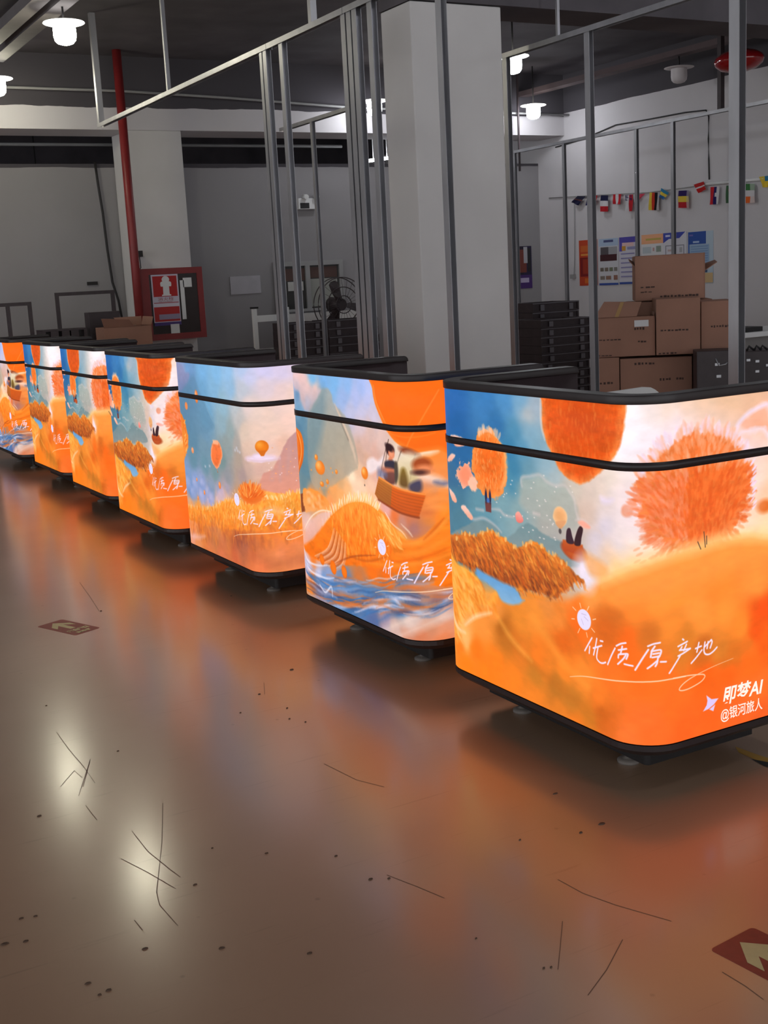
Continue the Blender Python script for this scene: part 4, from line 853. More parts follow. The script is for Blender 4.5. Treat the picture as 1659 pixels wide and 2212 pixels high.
    for k in range(26):
        q = (0.018, 0.729); A.dab((q[0] - 0.02 + 0.03 * A.rng.random(), q[1] + (A.rng.random() - 0.5) * 0.16), 0.6 + A.rng.random() - 0.5, 0.03, 0.009, ((250, 176, 90), (240, 120, 40))[k % 2], 0.8)
    # golden grass, row by row
    g1 = [(-0.045, 0.35), (0.187, 0.369), (0.387, 0.41), (0.557, 0.463), (0.71, 0.471), (0.854, 0.492), (0.928, 0.514), (0.992, 0.505), (1.064, 0.524), (1.225, 0.515), (1.214, 0.342), (0.95, 0.362), (0.457, 0.302), (-0.045, 0.28)]
    A.poly(g1, (253, 168, 64), (246, 136, 44), 0.006, 0.01, 60, tex=0.1)
    A.tufts(g1, 620, 1.5, 1.2, 0.024, 0.008, ((255, 190, 90), (248, 138, 42), (255, 172, 72), (236, 114, 32), (255, 206, 120)), 0.4)
    for k in range(80):
        f = k / 80
        Q = smooth_pts(g1[:10], False, 10); q = Q[int(f * (len(Q) - 1))]
        A.dab((q[0], q[1] - 0.012), 1.57 + (A.rng.random() - 0.5) * 1.1, 0.026, 0.007, ((255, 206, 120), (255, 226, 170), (250, 170, 70))[k % 3], 0.75)
    # red-orange spiky bush
    b = (0.821, 0.526)
    A.ell(b, 0.1, 0.05, (238, 104, 26), (244, 130, 50), 0.006, 0.012, 60)
    for k in range(120):
        th = A.rng.random() * math.pi; r = A.rng.random()
        A.dab((b[0] + 0.09 * r * math.cos(th), b[1] - 0.02 + 0.05 * r * math.sin(th)), th * 0.7 + 0.47, 0.03 + 0.015 * A.rng.random(), 0.007, ((244, 116, 30), (252, 150, 60), (226, 88, 20), (255, 176, 90))[k % 4], 0.7)
    A.tufts([(-0.009, 0.286), (0.461, 0.32), (0.951, 0.378), (1.074, 0.412), (1.064, 0.281), (0.873, 0.247), (0.506, 0.205), (-0.009, 0.174)], 260, 1.6, 1.2, 0.05, 0.016, ((250, 150, 60), (226, 112, 46), (196, 92, 50), (246, 134, 56), (170, 84, 50)), 0.3)
    for k in range(40):
        q = (0.711, 0.248); A.ell((q[0] + (A.rng.random() - 0.5) * 0.9, q[1] + (A.rng.random() - 0.6) * 0.12), 0.04, 0.022, ((236, 140, 90), (190, 96, 60), (244, 156, 96), (150, 76, 60))[k % 4], feather=0.03, alpha=0.3)
    A.line([(0.889, 0.437), (0.955, 0.447), (1.004, 0.43)], 0.03, (240, 200, 160), 0.5, (0.3, 0.3), soft=0.014)
    A.line([(-0.045, 0.186), (0.1, 0.201), (0.204, 0.222)], 0.02, (240, 200, 200), 0.5, (0.3, 0.2), soft=0.012)
    A.grain(0.03)
    slogan(A)
    return A

def screen_material(name, A):
    im = A.image(name)
    m = bpy.data.materials.new(name)
    m.use_nodes = True
    nt = m.node_tree
    b = nt.nodes['Principled BSDF']
    b.inputs['Base Color'].default_value = (0.01, 0.01, 0.01, 1)
    b.inputs['Roughness'].default_value = 0.6
    b.inputs['Specular IOR Level'].default_value = 0.2
    tx = nt.nodes.new('ShaderNodeTexImage'); tx.image = im; tx.extension = 'EXTEND'
    uvn = nt.nodes.new('ShaderNodeUVMap'); uvn.uv_map = 'UVMap'
    nt.links.new(uvn.outputs[0], tx.inputs[0])
    # the brightest LEDs are far brighter than the camera's white
    prev = tx.outputs[0]; sq = prev
    for _ in range(3):
        n = nt.nodes.new('ShaderNodeVectorMath'); n.operation = 'MULTIPLY'
        nt.links.new(sq, n.inputs[0]); nt.links.new(sq, n.inputs[1]); sq = n.outputs[0]
    n = nt.nodes.new('ShaderNodeVectorMath'); n.operation = 'MULTIPLY_ADD'
    n.inputs[1].default_value = (0.1, 0.1, 0.1)
    nt.links.new(sq, n.inputs[0]); nt.links.new(prev, n.inputs[2])
    nt.links.new(n.outputs[0], b.inputs['Emission Color'])
    b.inputs['Emission Strength'].default_value = SCREEN_STRENGTH
    return m

# ------------------------------------------------------------------ LED kiosks
def upath(off, xend, n=10):
    """U-shaped outline seen from above, from the far end round the aisle front to the near end; off is outwards"""
    r = KR + off; pts = []
    N = 5
    for i in range(N): pts.append((xend + (KR - xend) * i / N, KL + off))
    for i in range(n): a = math.pi / 2 + math.pi / 2 * i / n; pts.append((KR + r * math.cos(a), KL - KR + r * math.sin(a)))
    for i in range(N): pts.append((-off, KL - KR - (KL - 2 * KR) * i / N))
    for i in range(n): a = math.pi + math.pi / 2 * i / n; pts.append((KR + r * math.cos(a), KR + r * math.sin(a)))
    for i in range(N + 1): pts.append((KR + (xend - KR) * i / N, -off))
    return pts

def uparam():
    out = []
    s = 0; P = upath(0, KD)
    acc = [0]
    for a, b in zip(P[:-1], P[1:]): acc.append(acc[-1] + math.hypot(b[0] - a[0], b[1] - a[1]))
    s_front = acc[15]
    return [v - s_front for v in acc]
USC = uparam()
def art_u(s):
    if s < -0.2: s = -0.4 - s
    return (s - AS0) / (AS1 - AS0)

def band(off_out, off_in, z0, z1, xend, uv=False, round_end=0.0):
    m = MB(); m.smooth = False
    A_ = upath(off_out, xend); B_ = upath(off_in, xend)
    n = len(A_)
    def zt(p):
        if round_end and p[0] > xend - round_end:
            k = (p[0] - (xend - round_end)) / round_end
            return z1 - round_end * (1 - math.sqrt(max(0, 1 - k * k)))
        return z1
    if round_end:
        def densify(P):
            ext = [xend - round_end * (1 - k / 6) for k in range(7)]
            return [(x, P[0][1]) for x in reversed(ext)] + P[1:-1] + [(x, P[-1][1]) for x in ext]
        A_ = densify(A_); B_ = densify(B_); n = len(A_)
    for i in range(n - 1):
        a, b, c, d = A_[i], A_[i + 1], B_[i], B_[i + 1]
        za, zb = zt(a), zt(b)
        uvs = None
        if uv:
            u0, u1 = art_u(USC[i]), art_u(USC[i + 1]); v0, v1 = (z0 - AT0) / (AT1 - AT0), (z1 - AT0) / (AT1 - AT0)
            uvs = [(u0, v0), (u1, v0), (u1, v1), (u0, v1)]
        m.mi = 0; m.smooth = True
        m.face([(a[0], a[1], z0), (b[0], b[1], z0), (b[0], b[1], zb), (a[0], a[1], za)], uvs)
        m.mi = 1 if uv else 0
        m.face([(d[0], d[1], z0), (c[0], c[1], z0), (c[0], c[1], za), (d[0], d[1], zb)])
        m.smooth = False
        m.face([(a[0], a[1], za), (b[0], b[1], zb), (d[0], d[1], zb), (c[0], c[1], za)])
        m.face([(b[0], b[1], z0), (a[0], a[1], z0), (c[0], c[1], z0), (d[0], d[1], z0)])
    for i in (0, n - 1):
        a, c = A_[i], B_[i]; z = max(zt(a), z0 + 0.001)
        m.face([(a[0], a[1], z0), (c[0], c[1], z0), (c[0], c[1], z), (a[0], a[1], z)])
    return m

def outline(off, xend):
    return upath(off, xend, 8)

def make_kiosk(sm, label):
    k = empty('display_kiosk')
    tag(k, label, 'kiosk', 'row of glowing display kiosks')
    band(0, -0.008, 0.962, ZT, KD, True).build('upper_screen', [sm, M['kiosk_black']], k)
    band(0, -0.008, ZB, 0.938, KD, True).build('lower_screen', [sm, M['kiosk_black']], k)
    band(0.003, -0.008, 0.938, 0.962, KD + 0.005).build('divider_strip', M['kiosk_black'], k)
    band(-0.009, -0.046, 0.148, 1.119, 0.597).build('inner_wall', M['kiosk_inner'], k)
    band(0.004, -0.052, 1.1195, 1.145, 0.602, round_end=0.022).build('top_rim', M['kiosk_black'], k, bevel=0.003)
    m = MB(); m.prism(outline(-0.050, 0.585), 'z', 0.90, 0.93); m.build('countertop', M['kiosk_inner'], k)
    m = MB()
    top = outline(0.002, 0.60); bot = outline(-0.018, 0.585); n = len(top)
    v = [(x, y, 0.147) for x, y in top] + [(x, y, 0.13) for x, y in top] + [(x, y, 0.112) for x, y in bot]
    fs = [tuple(range(n)), tuple(range(3 * n - 1, 2 * n - 1, -1))]
    for a in (0, n):
        fs += [(a + i, a + n + i, a + n + (i + 1) % n, a + (i + 1) % n) for i in range(n)]
    m.mesh(v, fs); m.build('base_skirt', M['kiosk_black'], k)
    m = MB(); m.prism(outline(-0.115, 0.54), 'z', 0.042, 0.1115); m.build('plinth', M['plinth_black'], k)
    for (x, y) in ((0.16, 0.25), (0.16, 0.80), (0.49, 0.25), (0.49, 0.82)):
        m = MB(); m.lathe([(0, 0), (0.034, 0), (0.035, 0.008), (0.022, 0.014), (0.012, 0.016), (0.012, 0.042), (0, 0.042)], (x, y, 0), 16)
        m.build('levelling_foot', M['foot_grey'], k)
    return k

KY = [0, 1.266, 2.684, 4.029, 5.417, 6.789, 8.2]
KX = [0, 0.030, 0.019, 0.040, 0.118, 0.169, 0.16]
pic1 = screen_material('screen_orchard', orchard(0.0013, 3, logo=True))
pic2 = screen_material('screen_voyage', voyage(0.0015, 4))
pic3 = screen_material('screen_skies', skies(0.0017, 5))
pic4 = screen_material('screen_orchard_later', orchard(0.0024, 6, bal=(0.10, -0.02, 1), stree=(-0.07, 0.0, 1), bask=(0.17, -0.015, 1), tree=(0.02, -0.06, 1), hill=(0.03, -0.05), ridge=(0.05, -0.05)))
pic5 = screen_material('screen_orchard_earlier', orchard(0.0026, 8, bal=(-0.36, 0.0, 0.86), stree=(0.03, -0.02, 0.8), bask=(-0.36, 0.07, 0.6), tree=(-0.17, -0.0, 1), hill=(-0.27, 0.01), ridge=(0, 0), text=False))
pic6 = screen_material('screen_orchard_earliest', orchard(0.0028, 9, bal=(-0.27, 0.02, 0.82), stree=(0.05, -0.01, 0.8), bask=(-0.30, 0.07, 0.6), tree=(-0.06, -0.02, 1), hill=(-0.15, 0.02), ridge=(0, 0)))
KLAB = ['glowing kiosk with one fluffy orange tree and a star logo, first of the row',
        'glowing kiosk whose screen shows travellers in a balloon basket over waves, mostly in view',
        'glowing kiosk with pale sky, tiny balloons and golden grass on its screen',
        'glowing kiosk with orchard picture, directly behind the one showing pale sky',
        'narrowly seen glowing orange kiosk without any lettering, fifth along the row',
        'narrowly seen glowing kiosk between the kiosk without lettering and the last one',
        'last kiosk of the row, glowing orange with blue waves, cut by the picture edge']
kiosks = []
for i, p in enumerate((pic1, pic2, pic3, pic4, pic5, pic6, pic2)):
    k = make_kiosk(p, KLAB[i]); k.location = (KX[i], KY[i], 0); kiosks.append(k)
# printed lettering in the corner of the first screen
def on_side(a, b, h):
    x0, x1 = a[0] - S_RIGHT + KR, b[0] - S_RIGHT + KR
    return Matrix.Translation((x0, -0.0016, a[1])) @ Matrix(((1, 0, 0, 0), (0, 0, -1, 0), (0, 1, 0, 0), (0, 0, 0, 1))), x1 - x0
mw, w_ = on_side((1.173, 0.221), (1.337, 0.216), 0)
text_mesh('logo_lettering', '即梦AI', M['letter'], 0.1, mw, kiosks[0], shear=0.22, offset=0.0022, fit=(w_, 0.056))
mw, w_ = on_side((1.168, 0.17), (1.335, 0.168), 0)
text_mesh('credit_lettering', '@银河旅人', M['letter'], 0.1, mw, kiosks[0], offset=0.0008, fit=(w_, 0.043))

# ------------------------------------------------------------------ steel framing
def stud_mesh(h, dx=0.036, dy=0.05):
    t = 0.0025; l = 0.0027
    poly = [(0, 0), (dx, 0), (dx, dy), (dx - l, dy), (dx - l, dy - t), (dx - t, dy - t), (dx - t, t), (t, t), (t, dy - t), (l, dy - t), (l, dy), (0, dy)]
    m = MB(); m.prism([(a, dy - b) for a, b in poly], 'z', 0, h)
    return m
def stud(x, y, label, h=2.985, dx=0.036, dy=0.05, group='steel studs of the front frame', z=0.0):
    o = stud_mesh(h, dx, dy).build('steel_stud', M['zinc'])
    o.location = (x, y, z)
    return tag(o, label, 'steel stud', group)
def track(x, y0, y1, label, w=0.04, z=3.0, lip=0.032):
    m = MB(); t = 0.002
    m.prism([(x - t, z - lip), (x, z - lip), (x, z), (x + w, z), (x + w, z - lip), (x + w + t, z - lip), (x + w + t, z + t), (x - t, z + t)], 'y', y0, y1)
    return tag(m.build('steel_track', M['zinc']), label, 'steel track', 'overhead steel tracks')
A_X, B_X, C_X = 1.27, 3.05, 7.15
track(A_X - 0.003, 4.98, 8.74, 'overhead steel track over the kiosks, the stretch ending in mid air', w=0.042)
track(A_X - 0.003, 3.92, 4.975, 'short stretch of overhead steel track between the two bundles of studs', w=0.042)
track(A_X - 0.003, -1.5, 3.915, 'overhead steel track running from the stud bundle past the white column towards the viewer', w=0.042)
track(B_X - 0.003, 0.5, 4.92, 'overhead steel track starting beside the big white column', w=0.042)
track(3.12, 7.3, 8.84, 'short overhead steel track behind the front studs, far from the column', w=0.042)
track(C_X - 0.003, 3.0, 10.72, 'overhead steel track along the poster wall', w=0.042)
ST = [(4.995, 'pair by the blue screen kiosk, left stud with a bright flange'), (4.749, 'pair by the blue screen kiosk, right stud'),
      (3.903, 'bundle of studs at the big column, thin stud on its far side'), (3.835, 'bundle of studs at the big column, middle thin stud'),
      (3.769, 'bundle of studs at the big column, wide stud nearest the viewer'), (3.593, 'single stud overlapping the left edge of the big column'),
      (2.893, 'single dark stud crossing the front of the big column'), (0.901, 'single bright stud before the carton stack and red tank')]
for y, l in ST: stud(A_X, y, 'steel stud, ' + l)
stud(A_X, 5.06, 'steel stud, thin bright edge just behind the pair by the blue screen kiosk', dx=0.03, dy=0.04)
for y, l in ((3.954, 'steel stud crossing the dark frame stacks beside the cartons'), (4.865, 'steel stud along the right edge of the big column')):
    stud(B_X, y, l, group='steel studs of the middle frame')
stud(3.12, 8.12, 'slim steel stud under the short track, before the office window', dx=0.036, dy=0.04, group='steel studs of the middle frame')
for y, l in ((10.542, 'slim steel stud before the dark poster on the back wall'), (9.534, 'slim steel stud left of the red poster'), (8.241, 'slim steel stud before the posters, behind the top carton'), (7.658, 'slim steel stud before the blue and white posters')):
    stud(C_X, y, l, dx=0.034, dy=0.042, group='slim steel studs by the poster wall')
def hanger(x, y, z0, label, w=0.03, dark=False):
    m = MB(); t = 0.003
    m.prism([(x, y), (x + w, y), (x + w, y + t), (x + t, y + t), (x + t, y + w), (x, y + w)], 'z', z0, CEIL)
    return tag(m.build('hanger_strut', M['dark_metal'] if dark else M['zinc']), label, 'hanger strut', 'struts holding the tracks')
hanger(A_X + 0.005, 8.70, 3.003, 'hanger strut at the free end of the overhead track', 0.05)
hanger(A_X + 0.005, 6.86, 3.003, 'thin hanger strut midway along the overhead track', 0.028)
hanger(A_X + 0.005, 4.33, 3.003, 'hanger strut between the two bundles of studs', 0.04)
hanger(B_X + 0.005, 4.28, 3.003, 'thin hanger strut over the middle frame beside the column', 0.02)
hanger(C_X + 0.005, 6.97, 3.003, 'dark hanger strut above the flags', 0.05, True)
hanger(C_X + 0.005, 10.45, 2.74, 'short dark rod reaching below the track near the back corner', 0.02, True)

# ------------------------------------------------------------------ lamps
def lamp(x, y, label, z=3.5, lit=True, top=CEIL, glow='lamp_glow'):
    r = empty('pendant_lamp', (x, y, z)); tag(r, label, 'lamp', 'pendant lamps')
    gm = M[glow] if lit else M['lamp_off']
    m = MB(); m.lathe([(0.0, 0.062), (0.06, 0.06), (0.155, 0.045), (0.158, 0.04), (0.15, 0.036), (0.086, 0.032), (0.0, 0.032)], n=32)
    m.build('lamp_shade', M['shade_lit'] if lit else M['lamp_off'], r)
    m = MB(); m.lathe([(0.085, 0.03), (0.086, -0.05), (0.08, -0.085), (0.06, -0.108), (0.03, -0.118), (0.0, -0.12)], n=28)
    m.build('bulb', gm, r)
    m = MB(); m.tube([(0, 0, 0.06), (0, 0, top - z)], 0.008); m.build('cord', M['rubber'], r)
    return r
M['shade_lit'] = mat('bulb_lit_lamp_shade', (250, 250, 245), 0.5, emit=(255, 252, 245), es=3.0, var=0.01)  # bulb light on the white shade is put in as emission
lamp(0.625, 7.25, 'large lit pendant lamp above the far end of the kiosk row', top=3.658, glow='row_lamp_glow')
lamp(0.645, 9.78, 'lit pendant lamp cut by the picture edge, beyond the large one', glow='row_lamp_glow')
lamp(4.94, 10.15, 'small lit pendant lamp showing between the bundle of studs', 3.45)
lamp(5.1, 7.65, 'lit pendant lamp half hidden by the stud at the right of the column')
lamp(7.18, 10.16, 'lit pendant lamp near the back right corner under the beam', 3.45)
lamp(7.35, 7.78, 'unlit white pendant lamp over the poster wall', lit=False, top=3.658)
for x, y in ((0.64, 2.4), (2.9, 2.4), (5.1, 2.4), (7.3, 2.4), (-3.2, 2.4), (-3.2, 7.3), (0.64, -1.5)):  # unseen lamps, added only to brighten the hall
    lamp(x, y, 'unseen pendant lamp added outside the picture to light the hall')
lamp(2.0, 14.0, 'unseen pendant lamp added behind the back wall to lighten the gap above it', 2.3)  # added low behind the wall to lighten the dark gap over it
m = MB(); m.tube([(5.79, 11.92, 3.02), (5.93, 11.5, 3.02)], 0.02); o = m.build('tube_light', M['lamp_glow']); m = MB(); m.tube([(5.82, 11.82, 3.04), (5.82, 11.82, CEIL)], 0.006); m.tube([(5.90, 11.60, 3.04), (5.90, 11.60, CEIL)], 0.006); m.build('suspension_rods', M['grey_box'], o); tag(o, 'short lit tube light seen over the back wall', 'tube light')

M['tray_grey'] = mat('dull_grey_tray', (112, 108, 110), 0.7)
# ------------------------------------------------------------------ pipes, trays, cables under the ceiling
m = MB(); m.tube([(-2.0, 10.5, 3.65), (0.84, 10.5, 3.583), (2.1, 10.5, 3.578), (3.33, 10.5, 3.537), (4.86, 10.5, 3.465), (7.99, 10.5, 3.44)], 0.014)
tag(m.build('conduit_pipe', M['grey_box']), 'thin pale conduit pipe crossing under the ceiling before the back beam', 'pipe')
m = MB(); m.tube([(-1, 11.5, 3.145), (1.7, 11.5, 3.15), (5.2, 11.5, 3.15)], 0.018)
tag(m.build('conduit_pipe', M['grey_box']), 'pale conduit pipe in the dark gap above the back wall', 'pipe')
m = MB()
m.prism([(0.36, 3.66), (0.36, 3.74), (0.365, 3.74), (0.365, 3.665), (0.485, 3.665), (0.485, 3.74), (0.49, 3.74), (0.49, 3.66)], 'y', 4.95, 8.9)
tag(m.build('cable_tray', M['tray_grey']), 'narrow cable tray at the upper left beside the large lamp', 'cable tray', 'cable trays')
m = MB()
m.prism([(0.56, 3.66), (0.56, 3.74), (0.565, 3.74), (0.565, 3.665), (0.685, 3.665), (0.685, 3.74), (0.69, 3.74), (0.69, 3.66)], 'y', 4.95, 9.6)
tag(m.build('cable_tray', M['tray_grey']), 'longer cable tray running directly behind the large lamp', 'cable tray', 'cable trays')
m = MB()
m.prism([(7.28, 3.66), (7.28, 3.72), (7.285, 3.72), (7.285, 3.665), (7.42, 3.665), (7.42, 3.72), (7.425, 3.72), (7.425, 3.66)], 'y', 5.0, 10.6)
M['tray_brown'] = mat('dull_brown_tray', (92, 78, 80), 0.8)
tag(m.build('cable_tray', M['tray_brown']), 'dull brown cable tray under the ceiling above the unlit lamp', 'cable tray', 'cable trays')
m = MB(); m.tube([(4.99, 7.9, 3.938), (6.1, 7.67, 3.938)], 0.012); tag(m.build('conduit_pipe', M['grey_box']), 'short pale conduit pipe up at the ceiling right of the column', 'pipe')
m = MB(); m.tube([(2.012, 10.3, 0), (2.012, 10.3, CEIL)], 0.046, 16); tag(m.build('sprinkler_pipe', M['red_paint']), 'vertical red fire pipe before the back column', 'pipe')
m = MB(); m.tube([(1.935, 11.15, 2.924), (1.948, 11.15, 2.676), (1.971, 11.15, 2.377), (1.985, 11.15, 1.973), (2.009, 11.15, 1.615), (2.059, 11.15, 1.406), (2.082, 11.15, 1.198)], 0.014); tag(m.build('power_cable', M['rubber']), 'dark power cable hanging down the back wall left of the red pipe', 'cable')
m = MB(); m.tube([(7.98, 10.418, 2.373), (7.98, 10.423, 1.976), (7.98, 10.435, 1.622), (7.98, 10.451, 1.432)], 0.005); o = m.build('switch_cord', M['grey_box']); tag(o, 'thin cord with small switch hanging left of the red poster', 'cord')
m = MB(); p = (7.97, 10.479, 1.409); m.box(7.955, 7.985, p[1] - 0.05, p[1] + 0.03, p[2] - 0.035, p[2] + 0.02); m.build('switch', M['grey_box'], o)
m = MB(); m.tube([(7.988, 10.793, 3.075), (7.988, 10.214, 3.11), (7.988, 9.582, 3.198), (7.988, 8.997, 3.185), (7.988, 8.374, 3.177), (7.988, 8.044, 3.156), (7.988, 8.001, 3.081), (7.988, 8.008, 2.844), (7.988, 8.002, 2.618), (7.988, 7.995, 2.402)], 0.008); tag(m.build('power_cable', M['rubber']), 'dark cable looping along the poster wall track and dropping to the flags', 'cable')

# red hanging extinguisher tank
r = empty('extinguisher_tank', (6.2, 5.78, 3.225)); tag(r, 'shiny red oval tank hanging from the ceiling behind a stud', 'tank')
m = MB(); m.smooth = True
m.lathe([(0, -0.105), (0.06, -0.1), (0.12, -0.075), (0.155, -0.035), (0.165, 0.0), (0.155, 0.035), (0.12, 0.07), (0.06, 0.095), (0, 0.1)], n=32)
o = m.build('tank_body', M['red_gloss'], r); o.scale = (1.15, 1.45, 0.95)
m = MB(); m.lathe([(0.0, -0.04), (0.02, -0.04), (0.028, -0.02), (0.028, 0.0), (0.0, 0.0)], (0, 0, -0.09), 16); m.build('nozzle', M['grey_box'], r)
m = MB(); m.tube([(0, 0, 0.09), (0, 0, CEIL - 3.225)], 0.012); m.build('hanging_rod', M['dark_metal'], r)

# ------------------------------------------------------------------ back wall things
cz0, cz1, cx0, cx1, cy = 0.965, 1.732, 2.075, 2.782, 10.37
r = empty('hydrant_cabinet', (cx0, cy, cz0)); tag(r, 'red fire hydrant cabinet with glass door on the back column', 'fire cabinet')
W_, H_ = cx1 - cx0, cz1 - cz0
m = MB(); t = 0.02
m.box(0, t, 0.012, 0.245, 0, H_); m.box(W_ - t, W_, 0.012, 0.245, 0, H_); m.box(t, W_ - t, 0.012, 0.245, 0, t); m.box(t, W_ - t, 0.012, 0.245, H_ - t, H_); m.box(t, W_ - t, 0.23, 0.245, t, H_ - t)
m.build('cabinet_body', M['red_paint'], r)
m = MB(); f = 0.065
m.box(0, f + 0.03, -0.012, 0.01, 0, H_); m.box(W_ - f, W_, -0.012, 0.01, 0, H_); m.box(f + 0.03, W_ - f, -0.012, 0.01, 0, f); m.box(f + 0.03, W_ - f, -0.012, 0.01, H_ - f, H_)
d = m.build('door', M['red_paint'], r)
m = MB(); m.box(f + 0.03, W_ - f, -0.002, 0.002, f, H_ - f); m.build('door_glass', M['glass_dark'] if 'glass_dark' in M else mat('dark_cabinet_glass', (44, 34, 33), 0.2), d)
# sign on the door
sx0, sx1, sz0, sz1 = 0.115, 0.42, 0.19, 0.70
m = MB()
def q(x0, x1, z0, z1, c, y=-0.016):
    m.col = c; m.face([(x0, y, z0), (x1, y, z0), (x1, y, z1), (x0, y, z1)])
m.col = (196, 190, 205); m.box(sx0, sx1, -0.0155, -0.0125, sz0, sz1)
q(sx0 + 0.016, sx1 - 0.016, sz0 + 0.275, sz1 - 0.016, (170, 40, 40)); q(sx0 + 0.008, sx1 - 0.008, sz0 + 0.008, sz0 + 0.165, (170, 46, 46)); q(sx0 + 0.06, sx1 - 0.01, sz0 + 0.03, sz0 + 0.085, (150, 140, 165), -0.0163)
q(sx0, sx1, sz0 - 0.035, sz0, (74, 58, 120)); q(sx0 + 0.012, sx1 - 0.012, sz0 + 0.168, sz0 + 0.20, (205, 200, 212), -0.0163); q(sx0 + 0.012, sx1 - 0.012, sz0 + 0.205, sz0 + 0.212, (170, 46, 46), -0.0164)
m.build('hydrant_sign', M['print'], r, weld=False)
m = MB(); hx, hz = (sx0 + sx1) / 2 + 0.01, sz0 + 0.282
P = [(-0.052, 0), (0.052, 0), (0.052, 0.012), (0.036, 0.016), (0.034, 0.10), (0.058, 0.10), (0.062, 0.115), (0.062, 0.14), (0.05, 0.152), (0.036, 0.152), (0.042, 0.168), (0.042, 0.182), (0.03, 0.2), (0.012, 0.21), (-0.012, 0.21), (-0.03, 0.2), (-0.042, 0.182), (-0.042, 0.168), (-0.036, 0.152), (-0.05, 0.152), (-0.062, 0.14), (-0.062, 0.115), (-0.058, 0.10), (-0.034, 0.10), (-0.036, 0.016), (-0.052, 0.012)]
m.prism([(hx + a, hz + b) for a, b in P], 'y', -0.0185, -0.0165); m.build('hydrant_emblem', M['paper'], r)
XZ = Matrix(((1, 0, 0, 0), (0, 0, -1, 0), (0, 1, 0, 0), (0, 0, 0, 1)))
M['sign_red'] = mat('sign_red_print', (150, 40, 40), 0.6)
text_mesh('sign_lettering', '消火栓', M['sign_red'], 0.05, Matrix.Translation((sx0 + 0.06, -0.0168, sz0 + 0.232)) @ XZ, r, fit=(0.18, 0.036))
text_mesh('sign_lettering', 'FIRE HYDRANT', M['sign_red'], 0.02, Matrix.Translation((sx0 + 0.07, -0.0168, sz0 + 0.214)) @ XZ, r, fit=(0.16, 0.013))
m = MB(); m.box(0.44, 0.485, -0.0165, -0.0125, 0.21, 0.63); m.build('paper_strip', M['paper'], r)
m = MB(); m.box(0.475, 0.575, -0.0165, -0.0125, 0.555, 0.655); m.build('inspection_card', M['paper'], r)
m = MB(); m.box(0.295, 0.395, -0.0165, -0.0125, 0.065, 0.165); m.build('note', M['paper'], r)
m = MB(); m.tube([(0.515, 0.03, 0.53), (0.53, 0.03, 0.50), (0.51, 0.03, 0.47), (0.53, 0.03, 0.44), (0.545, 0.03, 0.40)], 0.008); m.build('hose', M['paper'], r)
m = MB(); a = [(3.022, 10.9, 1.693), (3.058, 10.9, 1.166)]; m.box(a[0][0] - 0.08, a[1][0], 11.06, 11.195, a[1][2], a[0][2]); tag(m.build('junction_panel', M['grey_box']), 'grey metal panel on the back wall beside the red fire cabinet', 'panel')
m = MB(); m.box(2.115, 2.175, 10.5, 10.615, 1.865, 1.93); m.tube([(2.15, 10.55, 1.866), (2.155, 10.55, 1.75), (2.15, 10.56, 1.74)], 0.006); tag(m.build('alarm_box', M['rubber']), 'small black alarm box with a wire on the back column above the cabinet', 'alarm box')
a = [(3.444, 11.195, 1.615), (3.834, 11.195, 1.406)]
m = MB(); m.box(a[0][0], a[1][0], 11.188, 11.198, a[1][2], a[0][2]); o = m.build('notice_sheet', mat('clear_notice_sheet', (176, 174, 180), 0.3)); tag(o, 'pale blank notice sheet on the back wall right of the fire cabinet', 'notice')
a = [(1.731, 11.19, 1.633), (1.849, 11.19, 1.597)]
m = MB(); m.box(a[0][0], a[1][0], 11.18, 11.198, a[1][2], a[0][2]); tag(m.build('door_pull', M['rubber']), 'short dark bar fixed to the back wall above the steel frame', 'bar')
# window in the back wall
a = [(4.005, 11.19, 1.76), (4.947, 11.19, 1.156)]
x0, x1, z0, z1 = a[0][0], a[1][0], a[1][2], a[0][2]
wn = empty('window_1', (x0, 11.19, z0)); struct(wn)
W_, H_ = x1 - x0, z1 - z0
m = MB(); f = 0.055
m.box(0, f, -0.03, 0.006, 0, H_); m.box(W_ - f, W_, -0.03, 0.006, 0, H_); m.box(f, W_ - f, -0.03, 0.006, 0, f * 0.6); m.box(f, W_ - f, -0.03, 0.006, H_ - f, H_); m.box(W_ * 0.45, W_ * 0.45 + 0.06, -0.028, 0.006, f * 0.6, H_ - f)
struct(m.build('window_frame', M['grey_box'], wn))
m = MB(); m.col = (60, 60, 58)
m.face([(f, 0.004, f * 0.6), (W_ - f, 0.004, f * 0.6), (W_ - f, 0.004, H_ - f), (f, 0.004, H_ - f)])
m.col = (150, 152, 146); m.face([(W_ * 0.52, 0.002, 0.05), (W_ - f - 0.02, 0.002, 0.05), (W_ - f - 0.02, 0.002, H_ * 0.64), (W_ * 0.52, 0.002, H_ * 0.64)])
m.col = (84, 62, 56); m.face([(f, 0.002, H_ * 0.62), (W_ * 0.45, 0.002, H_ * 0.62), (W_ * 0.45, 0.002, H_ - f - 0.03), (f, 0.002, H_ - f - 0.03)])
m.col = (84, 62, 56); m.face([(W_ * 0.52, 0.002, H_ * 0.66), (W_ - f - 0.02, 0.002, H_ * 0.66), (W_ - f - 0.02, 0.002, H_ - f - 0.02), (W_ * 0.52, 0.002, H_ - f - 0.02)])
m.col = (190, 190, 186); m.face([(W_ * 0.2, 0.0, H_ * 0.42), (W_ * 0.42, 0.0, H_ * 0.42), (W_ * 0.42, 0.0, H_ * 0.6), (W_ * 0.2, 0.0, H_ * 0.6)])
struct(m.build('window_pane', M['print_gloss'] if 'print_gloss' in M else vc_mat('dim_office_pane', 0.25, 0.5), wn, weld=False))
m = MB(); m.box(0.1, W_ + 0.12, -0.16, 0.0, -0.16, -0.02); struct(m.build('window_sill', M['plaster'], wn))
